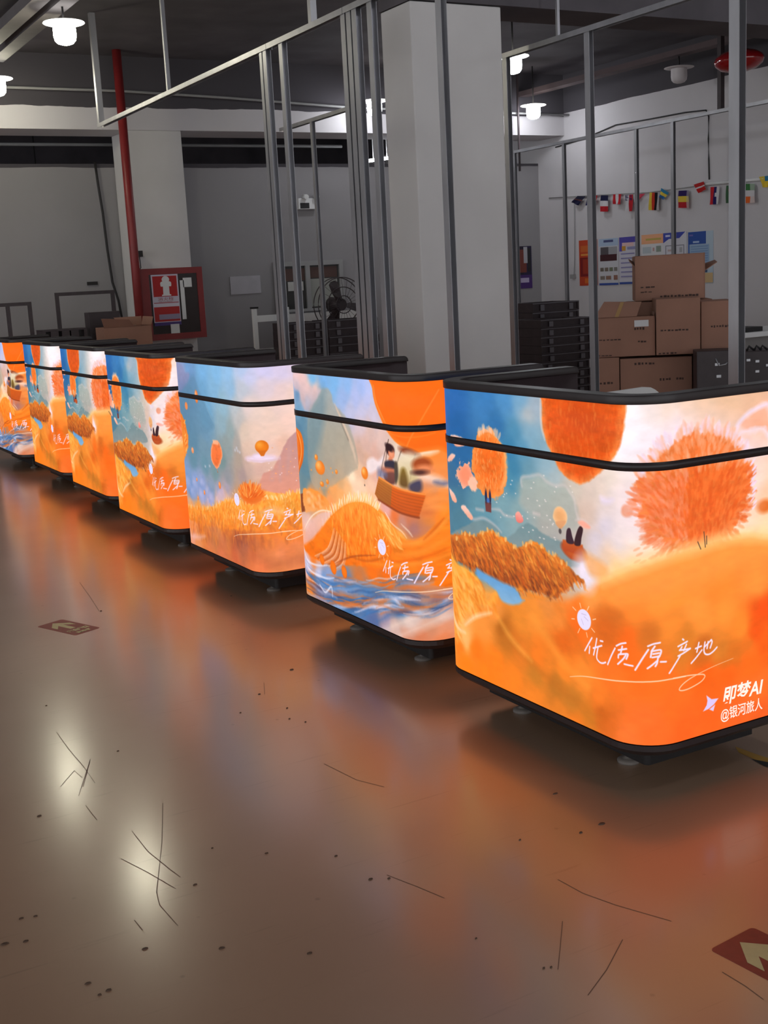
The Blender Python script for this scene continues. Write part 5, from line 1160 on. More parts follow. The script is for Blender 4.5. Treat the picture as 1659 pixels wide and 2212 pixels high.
# emergency light
a = [(4.392, 11.15, 2.52), (4.605, 11.15, 2.37)]
r = empty('emergency_light', (a[0][0], 11.12, a[1][2])); tag(r, 'white twin head emergency light on the back wall above the office window', 'emergency light')
W_ = a[1][0] - a[0][0]
m = MB(); m.box(-0.02, W_ + 0.02, 0, 0.075, 0, 0.13); m.build('housing', M['white_plastic'], r, bevel=0.008)
for x in (W_ * 0.3, W_ * 0.98):
    m = MB(); m.tube([(x, 0.01, 0.15), (x, -0.06, 0.14)], 0.03, 12); m.build('lamp_head', M['white_plastic'], r)
m = MB(); m.box(0, 0.12, -0.004, 0, 0.01, 0.075); m.build('battery_panel', M['rubber'], r)
# black steel frames standing behind the far kiosks
def rect_frame(x0, x1, y, zt, label, mid=None, b=0.035):
    r = empty('metal_stand', (x0, y, 0)); tag(r, label, 'metal stand', 'black steel frames behind the far kiosks')
    W_ = x1 - x0
    m = MB(); m.box(0, W_, 0, b, zt - b, zt); m.build('top_rail', M['dark_metal'], r)
    for x in [0, W_ - b] + ([mid] if mid else []):
        m = MB(); m.box(x, x + b, 0, b, 0, zt - b); m.build('upright', M['dark_metal'], r)
    return r
rect_frame(0.12, 0.80, 9.95, 1.452, 'low black steel frame with a middle upright at the picture edge', mid=0.43)
rect_frame(1.045, 1.655, 9.95, 1.527, 'taller open black steel frame leaning near the hanging cable')
# crate, dark cabinet, open carton behind the far kiosks
r = empty('slatted_crate', (0.80, 9.62, 0)); tag(r, 'dark slatted crate with pale gaps behind the last kiosks', 'crate')
m = MB(); m.box(0, 0.44, 0, 0.25, 1.155, 1.172); m.box(0, 0.44, 0, 0.25, 1.0, 1.02); m.build('deck', M['dark_metal'], r)
for x in (0.0, 0.08, 0.19, 0.28, 0.41):
    m = MB(); m.box(x, x + (0.03 if x in (0, 0.41) else 0.075), 0, 0.25, 1.021, 1.154); m.build('block', M['dark_metal'], r)
m = MB(); m.box(0.01, 0.43, 0.01, 0.24, 0, 0.999); m.build('base', M['dark_metal'], r)
m = MB(); m.box(1.295, 1.62, 9.72, 9.87, 0, 1.315); tag(m.build('dark_cabinet', M['dark_metal'], bevel=0.006), 'plain dark cabinet standing behind the open brown carton', 'cabinet')

def carton(name, x0, x1, y0, y1, z0, z1, label, group, flaps=(), open_top=False, marks=(), tape=True):
    r = empty(name, (x0, y0, z0)); tag(r, label, 'carton', group)
    W_, D_, H_ = x1 - x0, y1 - y0, z1 - z0; t = 0.006
    m = MB()
    if open_top:
        m.mi = 0
        m.box(0, t, 0, D_, 0, H_); m.box(W_ - t, W_, 0, D_, 0, H_); m.box(t, W_ - t, 0, t, 0, H_); m.box(t, W_ - t, D_ - t, D_, 0, H_); m.box(t, W_ - t, t, D_ - t, 0, t)
    else:
        m.box(0, W_, 0, D_, 0, H_)
    m.build('box_body', M['cardboard'], r, bevel=0.004)
    for fl in flaps:
        m = MB(); a, b, c, d = [Vector(p) for p in fl]
        n = (b - a).cross(d - a).normalized() * 0.004
        m.mesh([a, b, c, d, a + n, b + n, c + n, d + n], [(0, 1, 2, 3), (7, 6, 5, 4), (0, 4, 5, 1), (1, 5, 6, 2), (2, 6, 7, 3), (3, 7, 4, 0)])
        m.build('flap', M['cardboard'], r)
    if tape and not open_top:
        m = MB(); m.box(W_ / 2 - 0.025, W_ / 2 + 0.025, -0.0012, D_ * 0.9, H_ + 0.0004, H_ + 0.0012); m.box(W_ / 2 - 0.025, W_ / 2 + 0.025, -0.0012, -0.0004, H_ * 0.82, H_ + 0.001); m.build('packing_tape', M['tape'], r)
    if marks:
        m = MB()
        for (u0, u1, v0, v1) in marks: m.face([(u0 * W_, -0.0015, v0 * H_), (u1 * W_, -0.0015, v0 * H_), (u1 * W_, -0.0015, v1 * H_), (u0 * W_, -0.0015, v1 * H_)])
        m.build('printed_text', M['ink'], r, weld=False)
    return r
def dashes(u0, u1, v0, v1, n, seed):
    R = random.Random(seed); out = []
    for i in range(n):
        a = u0 + (u1 - u0) * i / n
        out.append((a, a + (u1 - u0) / n * (0.5 + 0.35 * R.random()), v0 + (v1 - v0) * 0.25 * R.random(), v1 - (v1 - v0) * 0.3 * R.random()))
    return out
G = 'brown cartons stacked behind the middle frame'
carton('carton', 1.32, 1.80, 9.3, 9.6, 0.866, 1.165, 'open brown carton with raised flaps beside the red fire cabinet', 'loose cartons', open_top=True,
       flaps=[((0.0, 0.0, 0.30), (0.30, 0.0, 0.30), (0.24, -0.05, 0.37), (-0.04, -0.06, 0.39)), ((0.28, 0.30, 0.30), (0.48, 0.30, 0.30), (0.49, 0.33, 0.385), (0.20, 0.33, 0.385)), ((0.48, 0.30, 0.30), (0.48, 0.0, 0.30), (0.50, -0.02, 0.38), (0.50, 0.30, 0.385))])
m = MB(); m.box(1.3, 1.83, 9.28, 9.62, 0, 0.859); tag(m.build('dark_cabinet', M['dark_metal'], bevel=0.006), 'low dark cabinet under the open brown carton', 'cabinet')

# cartons behind the middle frame, the whole stack turned towards the aisle
TURN = -0.66
def turned(u, v, z):
    return (3.42 + u * math.cos(TURN) - v * math.sin(TURN), 4.32 + u * math.sin(TURN) + v * math.cos(TURN), z)
def carton_t(u0, u1, v0, v1, z0, z1, *a, **k):
    r = carton('carton', 0, u1 - u0, 0, v1 - v0, z0, z1, *a, **k)
    r.location = turned(u0, v0, z0); r.rotation_euler = (0, 0, TURN)
    return r
carton_t(-0.06, 0.112, 0.0, 0.4, 0.44, 0.862, 'narrow brown carton low in the stack, right behind the middle stud', G, tape=False, marks=dashes(0.2, 0.8, 0.55, 0.6, 4, 1))
carton_t(0.118, 0.614, 0.0, 0.4, 0.44, 0.850, 'wide brown carton low in the stack with printed line', G, tape=False, marks=dashes(0.1, 0.5, 0.28, 0.34, 9, 2) + dashes(0.2, 0.5, 0.88, 0.93, 6, 3) + dashes(0.55, 0.72, 0.6, 0.65, 4, 4) + dashes(0.78, 0.9, 0.6, 0.66, 3, 5))
carton_t(-0.06, 0.614, 0.02, 0.4, 0.0, 0.436, 'bottom brown carton of the stack resting on the floor', G)
r = carton_t(-0.058, 0.362, 0.0, 0.35, 0.866, 1.142, 'open brown carton with white shipping label and a folded back lid', G, open_top=True, marks=dashes(0.08, 0.45, 0.42, 0.46, 6, 6) + dashes(0.66, 0.84, 0.66, 0.73, 4, 7) + dashes(0.72, 0.86, 0.34, 0.39, 3, 8) + dashes(0.05, 0.3, 0.03, 0.06, 4, 9),
           flaps=[((0.0, 0.0, 0.277), (0.295, 0.0, 0.277), (0.333, 0.07, 0.373), (0.074, 0.07, 0.385)), ((0.418, 0.33, 0.277), (0.418, 0.02, 0.277), (0.424, 0.05, 0.30), (0.424, 0.32, 0.30))])
m = MB(); m.box(0.278, 0.376, -0.003, -0.001, 0.205, 0.25); m.build('shipping_label', M['paper'], r)
m = MB(); m.mesh([(0.143, -0.006, 0.279), (0.17, -0.006, 0.279), (0.212, 0.062, 0.378), (0.187, 0.062, 0.379)], [(0, 1, 2, 3)]); m.build('packing_tape', M['tape'], r)
carton_t(0.368, 0.668, -0.03, 0.37, 0.868, 1.256, 'tall plain brown carton in the middle row with a light front', G, tape=False, marks=dashes(0.1, 0.75, 0.42, 0.46, 8, 10) + dashes(0.05, 0.5, 0.01, 0.05, 5, 11))
carton_t(0.676, 0.897, 0.0, 0.4, 0.858, 1.224, 'brown carton at the right end of the middle row', G, tape=False, marks=dashes(0.3, 0.98, 0.5, 0.55, 8, 12))
carton_t(0.622, 0.897, 0.03, 0.4, 0.0, 0.854, 'brown carton mostly hidden behind the dark flight case', G)
carton_t(0.25, 0.748, 0.42, 0.80, 1.236, 1.560, 'top carton of the stack, large and open with winged flaps', G, open_top=True, marks=dashes(0.36, 0.92, 0.05, 0.11, 11, 13) + dashes(0.08, 0.3, 0.28, 0.32, 3, 14) + dashes(0.08, 0.25, 0.18, 0.21, 3, 15),
       flaps=[((0.498, 0.0, 0.20), (0.498, 0.3, 0.24), (0.60, 0.3, 0.27), (0.585, 0.02, 0.255)), ((0.0, 0.3, 0.29), (0.0, 0.0, 0.25), (-0.035, 0.02, 0.29), (-0.03, 0.28, 0.31))])
carton_t(0.20, 0.80, 0.43, 0.82, 0.0, 1.228, 'deep brown carton behind the middle row carrying the top one', G)

# dark flight cases and clutter in front of the desk
r = empty('flight_case', turned(0.615, -0.30, 0), TURN); tag(r, 'dark flight case with latches in front of the cartons', 'flight case')
m = MB(); m.box(0, 0.29, 0, 0.25, 0, 0.902); m.build('case_body', M['dark_metal'], r, bevel=0.006)
for x, z in ((0.12, 0.80), (0.13, 0.72), (0.25, 0.745)):
    m = MB(); m.box(x, x + 0.03, -0.008, 0, z, z + 0.018); m.build('latch', M['zinc'], r)
m = MB(); m.tube([(0.125, -0.004, 0.85), (0.145, -0.014, 0.80), (0.19, -0.014, 0.81), (0.20, -0.004, 0.82)], 0.005); m.build('handle', M['zinc'], r)
r = empty('flight_case', turned(0.94, -0.02, 0), TURN); tag(r, 'dark flight case at the picture edge below the white desk', 'flight case')
m = MB(); m.box(0, 0.7, 0, 0.3, 0, 0.868); m.build('case_body', M['dark_metal'], r, bevel=0.006)
for x, z in ((0.04, 0.80), (0.1, 0.79), (0.1, 0.72), (0.17, 0.76)):
    m = MB(); m.box(x, x + 0.025, -0.008, 0, z, z + 0.016); m.build('latch', M['zinc'], r)
m = MB()
for x in (0.05, 0.10, 0.14): m.tube([(x, 0.06, 0.868), (x + 0.015, 0.06, 0.90), (x + 0.05, 0.07, 0.872)], 0.008)
m.build('cable_loops', M['rubber'], r)
r = empty('desk', (4.8, 4.6, 0)); tag(r, 'white desk top showing at the right edge behind the flight cases', 'desk')
m = MB(); m.box(0, 1.4, 0, 0.6, 0.885, 0.925); m.build('desk_top', M['white_plastic'], r, bevel=0.004)
for x, y in ((0.02, 0.02), (1.34, 0.02), (0.02, 0.54), (1.34, 0.54)):
    m = MB(); m.box(x, x + 0.04, y, y + 0.04, 0, 0.884); m.build('leg', M['white_plastic'], r)
m = MB(); m.box(0.06, 1.3, 0.3, 0.32, 0.3, 0.88); m.build('modesty_panel', M['grey_box'], r)
m = MB(); m.box(5.12, 5.34, 4.66, 4.85, 0.926, 0.962); m.box(5.14, 5.17, 4.655, 4.66, 0.935, 0.955); tag(m.build('network_switch', M['rubber'], bevel=0.004), 'small black device lying on the white desk', 'device')

# stacked dark panel frames
def panel_frame(w, d, h, label, group):
    r = empty('panel_frame'); tag(r, label, 'panel frame', group)
    m = MB(); t = 0.03
    m.box(0, w, 0, t, 0, 0.012); m.box(0, w, 0, t, h - 0.012, h - 0.002); m.box(0, w, d - t, d, 0, h - 0.002); m.box(0, t, t, d - t, 0, h - 0.002); m.box(w - t, w, t, d - t, 0, h - 0.002)
    m.box(0, 0.02, 0.0, t, 0.012, h - 0.012); m.box(w - 0.02, w, 0.0, t, 0.012, h - 0.012); m.box(0.02, w - 0.02, 0.012, 0.016, 0.012, h - 0.012)
    m.build('frame_body', M['dark_metal'], r)
    for x in (0.16 * w, 0.78 * w):
        m = MB(); m.box(x, x + 0.045, -0.012, 0.0, 0.014, h - 0.022); m.build('clip', M['clip'], r)
    m = MB(); m.box(0.0, w, -0.004, 0.0, h - 0.012, h - 0.004); m.build('edge_strip', M['clip'], r)
    return r
M['clip'] = mat('dull_plastic_clip', (108, 104, 110), 0.5, var=0.1)
ORD = ['topmost', 'second from the top', 'third from the top', 'fourth from the top', 'fifth from the top', 'sixth from the top', 'seventh from the top', 'eighth from the top', 'ninth from the top', 'tenth from the top', 'eleventh from the top', 'twelfth from the top']
def stack(x, y, z_top, w, d, h, n, where, group, jit=0.012):
    R = random.Random(int(x * 100))
    proto = None
    for i in range(n):
        lab = 'dark panel frame, %s of the stack %s' % (ORD[i], where)
        if proto is None: proto = o = panel_frame(w, d, h, lab, group)
        else: o = copy_tree(proto); o['label'] = lab
        o.location = (x + (R.random() - 0.5) * jit + (-0.02 if i > 4 else 0), y + (R.random() - 0.5) * jit, z_top - (i + 1) * h)
stack(5.09, 7.3, 1.02, 0.62, 0.45, 0.085, 12, 'left of the cartons', 'panel frames stacked left of the cartons')
stack(5.40, 7.85, 1.17, 0.6, 0.45, 0.0975, 12, 'farther back beside the cartons', 'panel frames stacked farther back')
stack(3.86, 9.5, 1.085, 0.62, 0.4, 0.0904, 12, 'below the fan', 'panel frames stacked below the fan')
stack(3.40, 9.55, 1.08, 0.42, 0.4, 0.09, 12, 'beside the white rack', 'panel frames stacked beside the white rack')

# white rack and big fan
r = empty('utility_rack', (3.21, 10.02, 0)); tag(r, 'white metal rack with two capped posts before the back wall', 'rack')
for x in (0.0, 0.39):
    m = MB(); m.box(x, x + 0.045, 0, 0.045, 0, 1.245); m.build('post', M['white_plastic'], r)
    m = MB(); m.box(x - 0.012, x + 0.06, -0.012, 0.055, 1.246, 1.266); m.build('post_cap', M['rubber'], r)
for z, h in ((1.10, 0.07), (0.735, 0.07), (0.3, 0.06)):
    m = MB(); m.box(0.046, 0.389, 0.0, 0.04, z, z + h); m.build('crossbar', M['white_plastic'], r)
r = empty('pedestal_fan', (4.41, 10.2, 0)); tag(r, 'large dark pedestal fan half hidden by the bundle of studs', 'fan')
FZ = 1.23
m = MB()
for rad, yy in ((0.31, 0.0), (0.31, 0.12), (0.2, -0.03), (0.1, -0.04)):
    m.tube([(rad * math.cos(a), yy, FZ + rad * math.sin(a)) for a in [i * math.pi / 24 for i in range(49)]], 0.006, 6, cap=False)
for i in range(24):
    a = i * math.pi / 12
    m.tube([(0.05 * math.cos(a), -0.04, FZ + 0.05 * math.sin(a)), (0.2 * math.cos(a), -0.03, FZ + 0.2 * math.sin(a)), (0.31 * math.cos(a), 0.0, FZ + 0.31 * math.sin(a))], 0.0022, 5)
m.build('guard', M['dark_metal'], r)
for i in range(3):
    a = 1.9 + i * 2.094
    m = MB(); ca, sa = math.cos(a), math.sin(a)
    v = []
    for (l, w, tw) in ((0.05, 0.02, 0.03), (0.15, 0.045, 0.025), (0.26, 0.05, 0.02), (0.285, 0.02, 0.01)):
        for s in (-1, 1): v.append((l * ca - s * w * sa, 0.04 + s * tw, FZ + l * sa + s * w * ca))
    m.mesh(v, [(0, 1, 3, 2), (2, 3, 5, 4), (4, 5, 7, 6)]); m.build('blade', M['dark_metal'], r)
m = MB(); m.tube([(0, 0.02, FZ), (0, 0.26, FZ)], [0.07, 0.09], 20); m.tube([(-0.0, 0.18, FZ), (0, 0.2, FZ - 0.18)], 0.05, 12); m.build('motor_housing', M['dark_metal'], r)
m = MB(); m.tube([(0, 0.2, 0.03), (0, 0.2, FZ - 0.1)], 0.025, 12); m.build('pole', M['dark_metal'], r)
m = MB(); m.lathe([(0, 0), (0.24, 0), (0.24, 0.02), (0.05, 0.045), (0, 0.045)], (0, 0.2, 0)); m.build('base', M['dark_metal'], r)

# ------------------------------------------------------------------ posters
def poster(label, pts, patches, axis, group='posters on the right wall'):
    """pts: top-left and bottom-right world points on the wall; patches in unit coordinates (u right, v down)"""
    a, b = pts
    m = MB()
    if axis == 'x':
        X = XW - 0.002; ya, yb, zt, zb = a[1], b[1], a[2], b[2]
        f = lambda u, v, k: (X - k, ya + (yb - ya) * u, zt + (zb - zt) * v)
    else:
        Y = YB - 0.002; xa, xb, zt, zb = a[0], b[0], a[2], b[2]
        f = lambda u, v, k: (xa + (xb - xa) * u, Y - k, zt + (zb - zt) * v)
    m.col = patches[0]
    c = [(0, 0), (0, 1), (1, 1), (1, 0)]
    m.mesh([f(u, v, 0) for u, v in c] + [f(u, v, 0.004) for u, v in c], [(0, 1, 2, 3), (7, 6, 5, 4), (0, 4, 5, 1), (1, 5, 6, 2), (2, 6, 7, 3), (3, 7, 4, 0)])
    for i, p in enumerate(patches[1:]):
        k = 0.0046 + 0.0003 * i
        m.col = p[-1]
        if len(p) == 5:
            u0, v0, u1, v1 = p[:4]; m.face([f(u0, v0, k), f(u0, v1, k), f(u1, v1, k), f(u1, v0, k)])
        else:
            m.face([f(u, v, k) for u, v in p[0]])
    return tag(m.build('poster', M['print'], weld=False), label, 'poster', group)
def rows(u0, u1, v0, v1, n, c, fill=0.45):
    return [(u0, v0 + (v1 - v0) * i / n, u1, v0 + (v1 - v0) * (i + fill) / n, c) for i in range(n)]
poster('orange red poster, first on the right wall behind a stud', [(7.998, 10.354, 1.854), (7.998, 9.985, 1.277)], [(196, 72, 40), (0.08, 0.12, 0.9, 0.26, (206, 104, 48)), (0.1, 0.3, 0.8, 0.34, (224, 150, 70)), (0.05, 0.38, 0.92, 0.8, (130, 34, 34)), (0.2, 0.42, 0.5, 0.74, (160, 56, 36)), (0.3, 0.84, 0.9, 0.95, (214, 110, 44)), (0.94, 0.0, 1, 1, (170, 36, 44))], 'x')
poster('white poster with a dark machine photo and rows of small pictures', [(7.998, 9.951, 1.85), (7.998, 9.578, 1.274)], [(206, 206, 212), (0, 0, 1, 0.16, (170, 190, 215)), (0.25, 0.03, 0.75, 0.08, (80, 86, 130)), (0.06, 0.18, 0.95, 0.36, (160, 160, 165)), (0.1, 0.18, 0.5, 0.34, (90, 84, 88)), (0.06, 0.34, 0.93, 0.48, (74, 40, 44)), (0.06, 0.62, 0.24, 0.7, (120, 110, 100)), (0.3, 0.62, 0.48, 0.7, (130, 116, 104)), (0.54, 0.62, 0.72, 0.7, (120, 126, 104)), (0.78, 0.62, 0.95, 0.7, (130, 126, 120)), (0.06, 0.8, 0.3, 0.88, (140, 128, 118)), (0.36, 0.8, 0.62, 0.88, (150, 116, 100)), (0.76, 0.79, 0.96, 0.89, (150, 110, 96)), (0, 0.955, 1, 1, (60, 84, 160))], 'x')
poster('white poster with purple header and lined table beside the machine photo', [(7.998, 9.556, 1.851), (7.998, 9.257, 1.279)], [(204, 202, 214), (0, 0, 1, 0.12, (86, 78, 168)), ([(0, 0.1), (0, 0.3), (0.2, 0.3), (0.3, 0.1)], (96, 84, 176)), (0.18, 0.12, 0.9, 0.2, (224, 190, 190)), (0.16, 0.19, 0.4, 0.29, (206, 150, 60)), (0.5, 0.21, 1, 0.27, (150, 150, 190))] + rows(0.1, 0.95, 0.34, 0.92, 6, (140, 136, 180), 0.28) + [(0, 0.955, 1, 1, (60, 84, 160))], 'x')
poster('poster with peach header and pale pictures, top showing over the top carton', [(7.998, 9.145, 1.856), (7.998, 8.76, 1.273)], [(212, 212, 214), (0, 0, 1, 0.19, (232, 170, 130)), (0.2, 0.08, 0.9, 0.12, (190, 170, 90)), (0.05, 0.25, 0.45, 0.38, (180, 190, 196)), (0.52, 0.27, 0.6, 0.34, (190, 150, 150)), (0.68, 0.24, 0.9, 0.36, (140, 150, 140)), (0.05, 0.42, 0.6, 0.5, (226, 224, 224)), (0.2, 0.5, 0.7, 0.58, (220, 160, 100))], 'x')
poster('white poster with slanted blue header and outlined box', [(7.998, 8.761, 1.856), (7.998, 8.367, 1.274)], [(210, 210, 218), ([(0, 0), (0, 0.2), (0.25, 0.12), (0.7, 0.12), (0.95, 0)], (66, 78, 170)), (0.1, 0.04, 0.3, 0.08, (200, 200, 226)), (0.1, 0.25, 0.9, 0.265, (130, 130, 140)), (0.1, 0.25, 0.13, 0.6, (130, 130, 140)), (0.87, 0.25, 0.9, 0.6, (130, 130, 140)), (0.7, 0.3, 0.82, 0.4, (170, 170, 176)), (0.2, 0.33, 0.4, 0.37, (190, 170, 170))], 'x')
poster('blue and white poster, last on the right wall', [(7.998, 8.341, 1.843), (7.998, 7.941, 1.259)], [(178, 196, 210), (0, 0, 0.72, 0.24, (50, 84, 160)), (0.05, 0.05, 0.2, 0.08, (120, 110, 180)), (0.2, 0.18, 0.45, 0.215, (170, 190, 220)), (0.0, 0.24, 0.06, 0.98, (66, 104, 176)), (0.08, 0.25, 0.85, 0.62, (150, 176, 206))] + rows(0.12, 0.8, 0.28, 0.6, 7, (112, 142, 186), 0.3) + [(0.55, 0.8, 1, 0.99, (206, 176, 130)), (0.66, 0.74, 0.78, 0.79, (70, 90, 120))], 'x')
poster('dark purple poster on the back wall beside the big column', [(7.499, 11.195, 1.834), (7.846, 11.195, 1.273)], [(48, 42, 70), (0, 0.0, 0.6, 0.66, (40, 36, 52)), (0.35, 0.08, 0.75, 0.62, (116, 62, 54)), (0.62, 0.02, 0.8, 0.4, (170, 170, 176)), (0.8, 0.05, 0.95, 0.6, (44, 44, 48)), (0.0, 0.68, 1, 1, (74, 48, 110)), (0.45, 0.75, 0.85, 0.86, (180, 170, 200)), (0.05, 0.3, 0.2, 0.9, (96, 70, 140))], 'y', 'posters on the back wall')

# ------------------------------------------------------------------ flags
FO = (1160, 370)
def flag(corners, cells, label, fold=0.006, n=6):
    """corners: top-left, top-right, bottom-right, bottom-left world points near the wall"""
    a, b, c, d = [Vector(p) for p in corners]
    m = MB(); m.smooth = True
    def P(u, v):
        p = (a * (1 - u) + b * u) * (1 - v) + (d * (1 - u) + c * u) * v
        p = p.copy(); p.x += -0.012 - fold * (1 + math.sin(u * 7 + v * 4 + a.y * 9)) * (0.3 + v)
        return p
    for (u0, u1, v0, v1, col) in cells:
        m.col = col
        for i in range(n):
            for j in range(n):
                ua, ub = u0 + (u1 - u0) * i / n, u0 + (u1 - u0) * (i + 1) / n; va, vb = v0 + (v1 - v0) * j / n, v0 + (v1 - v0) * (j + 1) / n
                m.face([P(ua, va), P(ua, vb), P(ub, vb), P(ub, va)])
    o = m.build('flag', M['cloth'], weld=False)
    return tag(o, label, 'flag', 'small flags strung along the right wall')
H3 = lambda p, q, r: [(0, 1, 0, 0.333, p), (0, 1, 0.333, 0.667, q), (0, 1, 0.667, 1, r)]
V3 = lambda p, q, r: [(0, 0.333, 0, 1, p), (0.333, 0.667, 0, 1, q), (0.667, 1, 0, 1, r)]
NAVY, RED, WHT, YEL, BLK, GRN, BLU, ORG = (40, 38, 84), (178, 40, 48), (205, 203, 206), (214, 186, 70), (34, 30, 34), (62, 116, 66), (52, 122, 160), (226, 106, 50)
flag([(7.97, 10.318, 2.417), (7.97, 10.149, 2.398), (7.97, 10.294, 2.294), (7.97, 10.435, 2.346)], [(0, 1, 0, 0.42, (44, 44, 62)), (0, 1, 0.42, 0.55, (96, 62, 58)), (0, 1, 0.55, 1, (36, 36, 62))], 'dark navy flag, twisted, first on the string')
flag([(7.97, 10.121, 2.401), (7.97, 9.919, 2.39), (7.97, 9.95, 2.279), (7.97, 10.143, 2.283)], V3(NAVY, WHT, RED), 'flag mostly hidden behind the stud, second on the string')
flag([(7.97, 9.847, 2.384), (7.97, 9.704, 2.372), (7.97, 9.718, 2.177), (7.97, 9.87, 2.188)], H3((36, 36, 66), WHT, RED), 'flag with navy top, white middle and red bottom')
flag([(7.97, 9.616, 2.376), (7.97, 9.459, 2.368), (7.97, 9.471, 2.248), (7.97, 9.61, 2.259)], V3(RED, WHT, RED), 'short flag of red, white and red upright bands')
flag([(7.97, 9.382, 2.351), (7.97, 9.247, 2.345), (7.97, 9.25, 2.149), (7.97, 9.386, 2.153)], [(0, 0.5, 0, 1, WHT), (0.5, 1, 0, 1, RED), (0, 0.85, 0, 0.36, NAVY)], 'white and red flag with a navy patch on top')
flag([(7.97, 9.23, 2.344), (7.97, 9.022, 2.337), (7.97, 9.106, 2.29), (7.97, 9.216, 2.201)], [(0, 0.5, 0, 1, WHT), (0.5, 1, 0, 1, (196, 70, 90))], 'folded white and pink flag beside the thin stud')
flag([(7.97, 8.949, 2.342), (7.97, 8.772, 2.327), (7.97, 8.783, 2.126), (7.97, 8.96, 2.139)], [(0, 0.26, 0, 1, YEL), (0.26, 0.52, 0, 1, (190, 60, 44)), (0.52, 0.8, 0, 1, BLK), (0.8, 1, 0, 1, (176, 172, 174))], 'yellow, red and black flag with upright bands')
flag([(7.97, 8.748, 2.377), (7.97, 8.615, 2.313), (7.97, 8.702, 2.236), (7.97, 8.773, 2.274)], H3(BLU, YEL, (50, 96, 150)), 'small twisted blue and yellow flag beside the black one')
flag([(7.97, 8.452, 2.32), (7.97, 8.285, 2.311), (7.97, 8.287, 2.115), (7.97, 8.461, 2.128)], [(0, 0.8, 0, 0.32, (56, 40, 96)), (0, 0.8, 0.32, 0.66, YEL), (0, 0.8, 0.66, 1, RED), (0.8, 1, 0, 0.33, (140, 130, 150)), (0.8, 1, 0.33, 0.66, (200, 184, 130)), (0.8, 1, 0.66, 1, (186, 150, 152))], 'flag with navy top, yellow middle and red bottom')
flag([(7.97, 8.21, 2.366), (7.97, 8.049, 2.387), (7.97, 8.005, 2.297), (7.97, 8.122, 2.266)], [(0, 1, 0, 0.4, (176, 44, 44)), (0, 1, 0.4, 0.55, WHT), (0, 1, 0.55, 1, (176, 36, 36))], 'red flag blown askew above the string')
flag([(7.97, 7.94, 2.316), (7.97, 7.805, 2.309), (7.97, 7.819, 2.12), (7.97, 7.948, 2.125)], [(0, 0.4, 0, 1, (190, 44, 52)), (0.4, 0.72, 0, 1, (44, 40, 96)), (0.72, 1, 0, 1, WHT), (0.55, 0.75, 0.34, 0.56, WHT)], 'red, navy and white flag with a small white emblem')
flag([(7.97, 7.7, 2.31), (7.97, 7.589, 2.305), (7.97, 7.581, 2.117), (7.97, 7.706, 2.122)], [(0, 0.5, 0, 1, (70, 104, 76)), (0.5, 1, 0, 1, WHT), (0.3, 1, 0.2, 0.42, RED), (0.4, 0.9, 0.45, 0.85, RED)], 'green flag with red patches left of the bright stud')
flag([(7.97, 7.473, 2.309), (7.97, 7.286, 2.292), (7.97, 7.271, 2.093), (7.97, 7.479, 2.104)], [(0, 0.65, 0, 0.34, GRN), (0, 0.65, 0.34, 0.66, WHT), (0, 0.65, 0.66, 1, ORG), (0.65, 1, 0, 0.34, (150, 170, 150)), (0.65, 1, 0.34, 0.66, WHT), (0.65, 1, 0.66, 1, (206, 190, 186))], 'green, white and orange flag right of the bright stud')
flag([(7.97, 7.221, 2.358), (7.97, 7.072, 2.358), (7.97, 7.07, 2.239), (7.97, 7.167, 2.243)], [(0, 0.5, 0, 0.45, YEL), (0.5, 1, 0, 0.45, BLU), (0, 1, 0.45, 1, (222, 190, 60))], 'yellow and blue flag, last on the string')
m = MB(); m.tube([(7.985, 10.956, 2.44), (7.985, 9.865, 2.391), (7.985, 9.007, 2.346), (7.985, 8.064, 2.347)], 0.006); o = m.build('flag_string', M['grey_box']); tag(o, 'thin string carrying the small flags', 'string')
m = MB(); m.tube([(7.975, 8.054, 2.357), (7.975, 7.574, 2.343), (7.975, 7.057, 2.333)], 0.018, 10); o = m.build('wall_conduit', M['white_plastic']); tag(o, 'white tube along the right wall above the last flags', 'tube')

